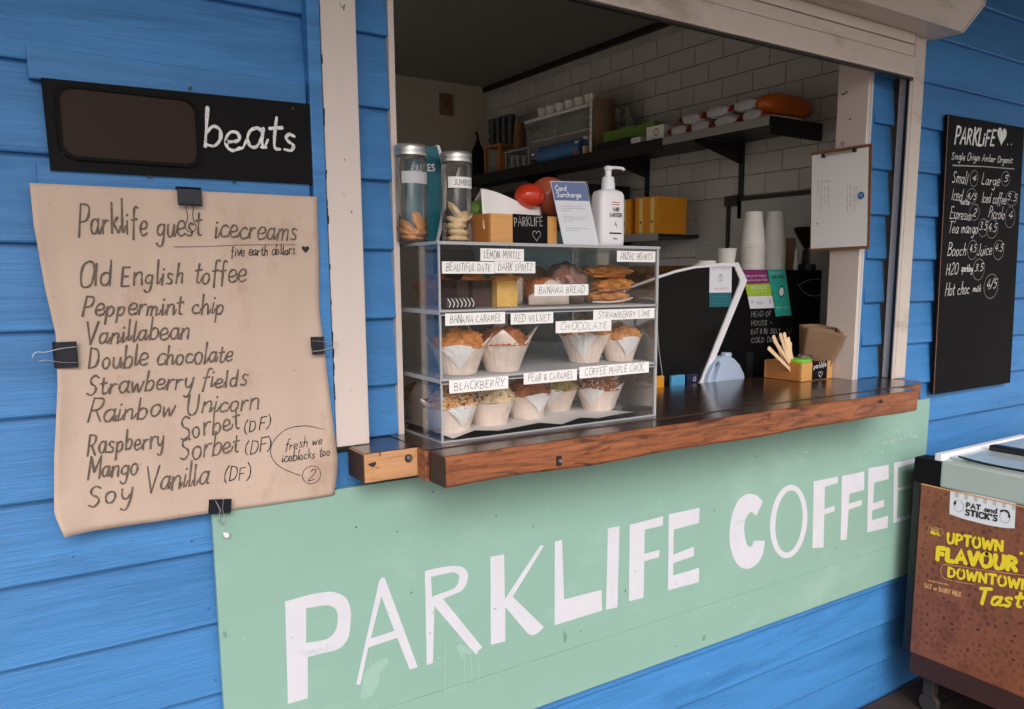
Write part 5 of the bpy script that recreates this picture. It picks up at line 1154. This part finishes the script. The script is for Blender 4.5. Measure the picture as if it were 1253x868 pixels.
for i, (y0, y1, z, lab) in enumerate(((.56, .69, .047, 'white foil bag next to the orange one, upper layer'), (.70, .84, .045, 'white foil bag in the middle of the upper layer'), (.85, .98, .040, 'white foil bag sloping down at the far end of the upper layer'))):
    shelfbag(y0, y1, ZS+z, .046, 'silver', lab, seed=i*3+12, tilt=.1*(i == 2), dx=.048, x=2.505)
# orange bag lying across the shelf end
t = thing('orange_bag', 'plump orange foil bag lying across the near end of the shelf', 'bag', (2.6, .52, ZS))
b = MB(); bm_ = bmesh.new(); bmesh.ops.create_icosphere(bm_, subdivisions=4, radius=1)
for q in bm_.verts:
    c = Vector([math.copysign(abs(k)**p, k) for k, p in zip(q.co, (.7, .6, .55))]); nn = noise.fractal(q.co*2.6, 1, 2, 3)
    q.co = Vector((2.585+c.x*.145, .53+c.y*.045*(1-.3*abs(c.x)**4), ZS+.062+c.z*.040*(1-.35*abs(c.x)**4)*(1+.12*nn)))
b.bm(bm_, None, True); part('bag_body', b, 'orange', t)
solo('foil_bag', MB().ico((2.58, .53, ZS+.012), 1, 3, (.13, .042, .0115), .1, 2, 3), 'silver', 'flat white foil bag under the orange bag', 'bag', (2.6, .53, ZS))
def pbox(name, px0, px1, pyt, X, dX, m, label, cat, grp=None, zb=ZS):
    a = PXp(px0, pyt, X); c = PXp(px1, pyt, X); y0, y1 = sorted((a.y, c.y)); t = thing(name, label, cat, (X+dX/2, (y0+y1)/2, zb), grp)
    part('body', MB().box(X, X+dX, y0, y1, zb, (a.z+c.z)/2, .002), m, t); return t
t = pbox('tea_box', 791, 812, 154, 2.46, .12, 'card', 'white printed carton with a round red emblem on the shelf', 'box')
b = MB(); ribbon(b, ring(PXp(803, 162, 2.459), YM, ZV, .014, .014, 16), .004, NX); part('emblem', b, 'redfoil', t); wx(t, 'CHAI', 796, 173, 810, 171, 4, 2.4593, 'greytext', .0016); wx(t, 'LATTE', 796, 179, 810, 177, 3, 2.4593, 'greytext', .0014)
pbox('red_pack', 824, 834, 153, 2.47, .10, 'redfoil', 'red foil pack squeezed between the white carton and the foil bags', 'pack')
pbox('small_box', 768.5, 783, 168.5, 2.46, .07, 'parch', 'small plain off white box near the front of the shelf', 'box')
t = pbox('film_box', 730, 771, 172, 2.455, .06, 'navy', 'navy cling film carton lying along the shelf', 'carton'); wx(t, 'WrapFilm', 731, 190, 746, 187.5, 5, 2.4543, 'greyp', .002); wx(t, '300m', 738, 195.5, 748, 194, 4, 2.4543, 'greyp', .0016)
part('green_box', MB(), 'lime', t) if 0 else None
a, c = PXp(732, 163, 2.50), PXp(795, 156, 2.50)
solo('foil_box', MB().box(2.53, 2.60, c.y, a.y, ZS, ZS+.105, .002), 'green', 'long green carton behind the navy one on the shelf', 'carton', (2.56, 1.4, ZS))
a = PXp(757, 137, 2.62); t = thing('syrup_bottle', 'slim pale bottle with dark letters standing behind the cartons', 'bottle', (2.66, PXp(768, 140, 2.66).y, ZS)); yy_ = PXp(768, 140, 2.66).y
part('glass_body', MB().lathe([(0, .0), (.035, 0), (.036, .15), (.03, .185), (.013, .21), (.013, .235), (0, .236)], n=24, T=Matrix.Translation((2.66, yy_, ZS))), 'plastub', t)
b = MB(); write(b, 'TEA', (2.62, yy_+.004, ZS+.09), (2.62, yy_+.0041, ZS+.23), .03, .007, NX, upv=Vector((0, -1, 0)), jit=0); part('lettering', b, 'pen', t)
yy_ = PXp(734, 150, 2.54).y; solo('paper_roll', MB().lathe([(.018, .0), (.055, 0), (.055, .27), (.018, .27)], n=32, T=Matrix.Translation((2.58, yy_+.02, ZS))), 'brownbag', 'tall roll of brown paper standing on the shelf', 'roll', (2.58, yy_, ZS))
yy_ = PXp(723, 165, 2.47).y; t = thing('tag_strip', 'thin upright white printed strip in front of the paper roll', 'strip', (2.47, yy_, ZS))
part('strip', MB().box(2.468, 2.470, yy_-.009, yy_+.009, ZS, ZS+.285), 'card', t); b = MB()
for i in range(6): b.ico((2.4675, yy_+.003*(i % 2)-.001, ZS+.10+.03*i), .005, 1, (.1, 1, 1.2))
part('print', b, 'greytext', t, kind='stuff')
# blue roll of cups in plastic
ya, yb = PXp(665, 195, 2.50).y, PXp(716, 193, 2.50).y
t = thing('cup_sleeve', 'blue plastic sleeve of stacked lids lying on the shelf', 'sleeve', (2.50, (ya+yb)/2, ZS)); n = 26; prof = []
for i in range(n+1): prof += [(.046-.0018*(i % 2)*1.0, (ya-yb)*i/n)]
b = MB().lathe([(0, 0)]+prof+[(0, ya-yb)], n=30, T=Matrix.Translation((2.50, yb, ZS+.047)) @ Matrix.Rotation(-PI/2, 4, 'X')); part('lids', b, 'bluebag', t)
# cloudy tub of crockery
ya, yb = PXp(637, 150, 2.50).y, PXp(714, 140, 2.50).y
t = thing('clear_tub', 'large cloudy plastic tub with a handwritten tag behind the blue sleeve', 'tub', (2.6, (ya+yb)/2, ZS))
part('tub_body', MB().box(2.53, 2.72, yb, ya, ZS, ZS+.245, .02), 'plastub', t); part('tub_lid', MB().box(2.525, 2.725, yb-.005, ya+.005, ZS+.246, ZS+.262, .005), 'parch', t); part('inner_tray', MB().box(2.55, 2.71, yb+.03, ya-.03, ZS+.14, ZS+.15, .002), 'parch', t)
b = MB(); write(b, 'TEA', (2.5285, ya-.03, ZS+.19), (2.5285, ya-.15, ZS+.19), .03, .005, NX, upv=ZV); part('tag_writing', b, 'pen', t)
me_c = MB().lathe([(0, .0), (.026, 0), (.028, .006), (.035, .045), (.039, .05), (.037, .053), (.034, .05), (.02, .008)], n=22).mesh('cup', 'cup')
for i in range(6):
    o = bpy.data.objects.new('takeaway_cup', me_c); C.objects.link(o); o.location = (2.585, yb+.05+i*.085, ZS+.263); tagp(o, 'small pale cup in the row on top of the cloudy tub', 'cup', 'cups on top of the cloudy tub')
# kraft cup stack, dark cups, wood stand, glasses, dark bottle
km = MB().lathe([(0, .088), (.026, .088), (.036, .002), (.038, .0), (.034, 0), (.024, .084)], n=24).mesh('kraft_cup', 'brownbag'); yk = PXp(630, 178, 2.53).y
for i in range(7):
    o = bpy.data.objects.new('kraft_cup', km); C.objects.link(o); o.location = (2.56, yk, ZS+.118+i*.011); tagp(o, 'brown kraft cup nested in the stack standing above the glasses', 'cup', 'kraft cups nested at the far end of the shelf')
yg = PXp(632, 210, 2.5).y
t = thing('glass_rack', 'low rack of small drinking glasses under the kraft cups', 'rack', (2.55, yg, ZS)); part('rack_top', MB().box(2.50, 2.65, yg-.13, yg+.13, ZS+.106, ZS+.114, .002), 'edge', t)
for dx in (.0, .14):
    for dy in (-.12, .12): part('post', MB().box(2.503+dx, 2.510+dx, yg+dy-.004, yg+dy+.004, ZS, ZS+.105), 'edge', t)
gm = MB().lathe([(0, .002), (.024, .002), (.027, .075), (.026, .075), (.023, .008), (0, .008)], n=20).mesh('drinking_glass', 'glass')
for i in range(4):
    for j in range(2):
        o = bpy.data.objects.new('drinking_glass', gm); C.objects.link(o); o.location = (2.54+j*.065, yg-.09+i*.06, ZS+.0005); tagp(o, 'small clear drinking glass in the low rack', 'glass', 'drinking glasses in the rack')
yw = PXp(602, 205, 2.5).y
t = thing('wooden_stand', 'little wooden frame stand with dark cups piled above it', 'stand', (2.54, yw, ZS))
part('upright', MB().box(2.50, 2.516, yw-.09, yw-.075, ZS, ZS+.16), 'bamboo_dark', t); part('upright', MB().box(2.50, 2.516, yw+.075, yw+.09, ZS, ZS+.16), 'bamboo_dark', t); part('shelf_piece', MB().box(2.50, 2.63, yw-.09, yw+.09, ZS+.1605, ZS+.172), 'bamboo_dark', t); part('roll', MB().lathe([(0, 0), (.034, 0), (.034, .14), (0, .14)], n=20, T=Matrix.Translation((2.57, yw, ZS+.002))), 'bamboo_dark', t)
dm = MB().lathe([(0, .0), (.022, 0), (.030, .05), (.026, .052), (.02, .006)], n=18).mesh('dark_cup', 'black')
for i in range(4):
    for j in range(3):
        o = bpy.data.objects.new('espresso_cup', dm); C.objects.link(o); o.location = (2.56, yw-.115+i*.066, ZS+.173+j*.053); tagp(o, 'small dark espresso cup in the pile at the far end of the shelf', 'cup', 'espresso cups piled on the wooden stand')
yb_ = PXp(585, 200, 2.5).y
t = thing('dark_bottle', 'slim dark bottle with a spout at the far end of the shelf', 'bottle', (2.5, yb_, ZS)); part('glass_body', MB().lathe([(0, 0), (.036, 0), (.037, .15), (.03, .175), (.014, .20), (.014, .215), (0, .216)], n=24, T=Matrix.Translation((2.5, yb_, ZS))), 'blackg', t)
part('spout', MB().tube([(2.5, yb_, ZS+.21), (2.5, yb_+.004, ZS+.245), (2.5, yb_+.02, ZS+.27)], .009), 'black', t)

for i, (px, r_, h) in enumerate(((706, .022, .075), (716, .020, .09), (652, .018, .06))):
    yy_ = PXp(px, 200, 2.47).y; t = thing('spice_jar', ('short clear jar at the right end of the blue sleeve', 'taller clear jar beside the white printed strip', 'small jar between the glasses and the blue sleeve')[i], 'jar', (2.475, yy_, ZS), 'small jars on the long shelf')
    part('glass_body', MB().lathe([(0, 0), (r_, 0), (r_, h*.8), (r_*.8, h*.86)], n=20, T=Matrix.Translation((2.475, yy_, ZS))), 'glass', t); part('lid', MB().lathe([(r_*.85, h*.86), (r_*.88, h), (0, h)], n=20, T=Matrix.Translation((2.475, yy_, ZS))), 'alu', t)
    part('contents', MB().lathe([(0, .003), (r_*.9, .003), (r_*.9, h*.5), (0, h*.52)], n=20, T=Matrix.Translation((2.475, yy_, ZS))), ('crust2', 'cookie', 'darkseed')[i], t)
solo('grey_cord', MB().tube(curve3([PY(804, 395, .29), PY(806, 425, .29), PY(809, 448, .29), PY(811, 466, .29)]), .0012), 'edge', 'thin grey cord hanging just right of the display case', 'cord', PY(806, 430, .29))
# black store cupboard under the far part of the shelf
t = thing('store_cupboard', 'tall black cupboard under the far half of the shelf', 'cupboard', (2.55, 2.3, -.1))
part('carcass', MB().box(2.36, 2.735, 1.62, 3.08, -.1, 1.90, .004), 'black', t); part('door', MB().box(2.345, 2.359, 1.63, 2.34, -.05, 1.88, .003), 'black', t); part('door', MB().box(2.345, 2.359, 2.35, 3.07, -.05, 1.88, .003), 'black', t)
# little shelf with amber cartons
t = thing('small_shelf', 'short grey wall shelf carrying amber cartons under the long shelf', 'shelf', (2.62, 1.15, 1.62)); part('shelf_board', MB().box(2.49, 2.748, 1.13, 1.67, 1.626, 1.640, .001), 'darksteel', t); part('front_lip', MB().box(2.487, 2.4895, 1.13, 1.67, 1.61, 1.644), 'steel', t)
ybx = [1.15, 1.228, 1.345, 1.423, 1.501, 1.579]
for i, y in enumerate(ybx):
    u = thing('amber_carton', '%s amber carton of the row on the little shelf, counted from the hatch' % ('nearest', 'second', 'third', 'fourth', 'fifth', 'farthest')[i], 'carton', (2.56, y+.037, 1.6405), 'amber cartons on the little shelf')
    part('body', MB().box(2.50, 2.68, y, y+.074, 1.6405, 1.806+.002*(i % 2), .0015), 'yellowbox', u); part('stripe', MB().box(2.4985, 2.4998, y+.022, y+.044, 1.645, 1.80), 'paleyellow', u)
    part('emblem', MB().box(2.4978, 2.4984, y+.028, y+.038, 1.69, 1.70), 'pen', u)
# whiteboard and notice
t = thing('whiteboard', 'dull whiteboard with a dark frame on the tiled wall behind the cups', 'whiteboard', (2.74, .7, 1.40))
a, c = PXp(895, 243, 2.74), PXp(1006, 238, 2.74); y1_, y0_ = a.y, .30; part('surface', MB().box(2.738, 2.748, y0_, y1_, 1.36, 1.775), 'whiteboard', t)
part('frame', MB().box(2.730, 2.7485, y0_, y1_, 1.7755, 1.792), 'darksteel', t); part('frame', MB().box(2.730, 2.7485, y1_+.0005, y1_+.018, 1.36, 1.792), 'darksteel', t); part('corner_clip', MB().box(2.715, 2.729, y1_-.05, y1_+.02, 1.755, 1.80, .004), 'black', t)
a, c = PXp(853, 248, 2.744), PXp(891, 317, 2.744); t = thing('wall_notice', 'faded printed sheet taped to the tiles left of the whiteboard', 'notice', (2.744, (a.y+c.y)/2, c.z)); part('sheet', MB().box(2.7435, 2.7445, c.y, a.y, c.z, a.z), 'whiteboard', t); b = MB()
for k in range(9): ribbon(b, [Vector((2.743, a.y-.02, a.z-.03-.024*k)), Vector((2.743, c.y+.02+.02*(k % 3), a.z-.03-.024*k))], .004, NX)
part('print', b, 'greytext', t)
c = PY(546, 127, 3.09); t = thing('wall_socket', 'small square switch plate high on the back wall', 'switch', (c.x, 3.09, c.z-.06)); part('plate', MB().box(c.x-.045, c.x+.045, 3.088, 3.0995, c.z-.07, c.z+.06, .003), 'brownbag', t); part('rocker', MB().box(c.x-.015, c.x+.015, 3.083, 3.0875, c.z-.02, c.z+.02), 'brownboard', t)

# ================================================================== ICE CREAM FREEZER
fz = thing('ice_cream_freezer', 'brown printed ice cream chest freezer on castors below the drinks board', 'freezer', (3.1, -.45, -.1))
XF = 2.61; Yb, Yf = -.105, -.78
part('cabinet', MB().box(XF, 3.75, Yf, Yb, .125, .743, .006), 'freezer_art', fz)
part('back_corner', MB().box(XF+.004, 3.7, Yb+.0005, Yb+.03, .13, .825, .006), 'black', fz)
part('skirt', MB().box(XF+.004, 3.74, Yf+.004, Yb-.002, .048, .1245, .003), 'skirt', fz)
part('trim_line', MB().box(XF-.0015, XF-.0002, Yf, Yb-.002, .740, .7445), 'goldp', fz)
part('corner_block', MB().box(XF-.001, XF+.07, -.172, Yb+.03, .745, .833, .006), 'board', fz)
part('lid_frame', MB().box(XF-.002, 3.75, Yf, -.1725, .7455, .838, .008), 'freezer_grey', fz)
part('back_rail', MB().box(XF-.03+.03, 3.2, -.171, -.148, .834, .858, .002), 'whitep', fz)
part('sliding_lid', MB().box(XF+.05, 3.1, -.74, -.176, .8385, .846, .002), 'lidglass', fz); part('sliding_lid', MB().box(2.95, 3.7, -.74, -.176, .8465, .853, .002), 'lidglass', fz)
part('lid_seal', MB().tube(curve3([(XF+.06, -.20, .8475), (XF+.028, -.32, .8475), (XF+.035, -.55, .8475), (XF+.06, -.72, .8475)]), .004), 'black', fz)
part('lid_handle', MB().box(2.86, 2.90, -.74, -.20, .847, .866, .005), 'black', fz)
cc0 = PXp(1145, 838, XF+.05)
for (x, y) in ((XF+.06, -.16), (XF+.06, -.70), (3.65, -.16), (3.65, -.70)):
    part('castor', MB().lathe([(0, -.012), (.034, -.012), (.036, -.008), (.036, .008), (.034, .012), (0, .012)], n=24, T=Matrix.Translation((x, y, -.062)) @ Matrix.Rotation(PI/2, 4, 'Y')), 'rubber', fz)
    part('castor_fork', MB().box(x-.018, x+.018, y-.02, y+.02, -.03, .0475, .004), 'rubber', fz)
XP = XF-.0008
random.seed(77); bi, bj = MB(), MB(); XI = XF-.0003; placed = []
for k in range(5200):
    y = random.uniform(Yf+.02, Yb-.015); z = random.uniform(.14, .73)
    if any((y-a_)**2+(z-c_)**2 < .0182**2 for a_, c_ in placed): continue
    placed.append((y, z)); an = random.uniform(0, PI); kind_ = random.random(); sz = random.uniform(.0055, .0085)
    u_, v_ = Vector((0, -math.cos(an), math.sin(an))), Vector((0, math.sin(an), math.cos(an))); c = Vector((XI, y, z)); bb_ = bi if random.random() < .6 else bj
    if kind_ < .35: bb_.poly([ring(c, u_, v_, sz, sz*.62, 10)[:-1]])
    elif kind_ < .7: ribbon(bb_, ring(c, u_, v_, sz, sz*.66, 12), .0015, NX); ribbon(bb_, [c-u_*sz*.7, c+v_*sz*.15, c+u_*sz*.7], .0012, NX)
    elif kind_ < .85:
        for q_ in (-.5, 0, .5): ribbon(bb_, [c-u_*sz+v_*sz*q_, c+u_*sz+v_*sz*q_], .0014, NX)
    else: ribbon(bb_, [c-u_*sz, c+u_*sz, c+v_*sz, c-u_*sz], .0013, NX)
part('icon_print', bi, 'icon', fz, kind='stuff'); part('icon_print', bj, 'icon2', fz, kind='stuff')
lab = [PXp(1100+a/8.19, 590+c/8.19, XP) for a, c in ((515, 78), (840, 140), (1170, 216), (1160, 465), (1080, 462), (1000, 452), (890, 432), (780, 405), (640, 368), (505, 320))]
part('brand_label', MB().poly([lab]), 'whitep', fz)
b = MB()
for k in range(7):
    x = 560+k*95; c = [PXp(1100+a/8.19, 590+d/8.19, XP-.0004) for a, d in ((x, 92+(x-515)*.21), (x+38, 100+(x-515)*.21), (x+34, 150+(x-515)*.21), (x+2, 142+(x-515)*.21))]; b.poly([c])
part('label_stripe', b, 'greyp', fz)
XQ = XP-.0008
FZN = [0]
def fz_t(text, x0, y0, x1, y1, h, m, wd, jit=0, slant=0, oy=590, nm='print'): return wx(fz, text, 1100+x0/8.19, oy+y0/8.19, 1100+x1/8.19, oy+y1/8.19, h/8.19, XQ-.0001*(FZN.append(0) or len(FZN) % 9), m, wd, nm, jit, slant)
fz_t('PAT and', 672, 252, 988, 318, 48, 'pen', .0042); fz_t("STICK'S", 662, 328, 994, 396, 56, 'pen', .0052)
b = MB(); ribbon(b, ring(PXp(1100+1062/8.19, 590+350/8.19, XQ), YM, ZV, .016, .019, 18), .0015, NX); ribbon(b, ring(PXp(1100+600/8.19, 590+240/8.19, XQ), YM, ZV, .016, .020, 18), .0015, NX); part('face_ring', b, 'greytext', fz)
b = MB(); ribbon(b, curve3([PXp(1100+a/8.19, 590+d/8.19, XQ) for a, d in ((1020, 292), (1062, 285), (1098, 310), (1105, 350))]), .006, NX); b.poly([[PXp(1100+a/8.19, 590+d/8.19, XQ) for a, d in ((562, 180), (576, 208), (562, 240), (548, 208))]]); part('face_mark', b, 'pen', fz)
fz_t('UPTOWN', 478, 608, 1056, 698, 98, 'yellowp', .0085); fz_t('FLAVOUR', 372, 776, 1200, 893, 122, 'yellowp', .0135)
fz_t('*', 1205, 750, 1250, 755, 50, 'yellowp', .004); fz_t('REAL', 318, 516, 412, 534, 28, 'yellowp', .0032); fz_t('MADE', 325, 476, 400, 490, 14, 'goldp', .002)
b = MB(); rr_ = [PXp(1100+a/8.19, 590+d/8.19, XQ) for a, d in ((310, 445), (430, 470), (445, 500), (425, 545), (305, 520), (290, 480), (310, 445))]; ribbon(b, rr_, .0015, NX); part('badge_outline', b, 'goldp', fz)
fz_t('DOWNTOWN', 485, 208, 1330, 352, 92, 'yellowp', .0078, oy=680); fz_t('Taste', 770, 480, 1370, 530, 160, 'yellowp', .0095, oy=680, slant=.15)
b = MB(); ribbon(b, curve3([PXp(1100+a/8.19, 680+d/8.19, XQ) for a, d in ((1500, 230), (1250, 198), (800, 140), (480, 92), (425, 120), (425, 190), (470, 235), (600, 265), (755, 290))]), .0022, NX); part('pill_outline', b, 'goldp', fz)
fz_t('PROUDLY MADE WITH', 295, 256, 495, 300, 14, 'goldp', .0016, oy=680); fz_t('OAT or DAIRY MILK', 252, 318, 625, 416, 44, 'goldp', .0034, oy=680)
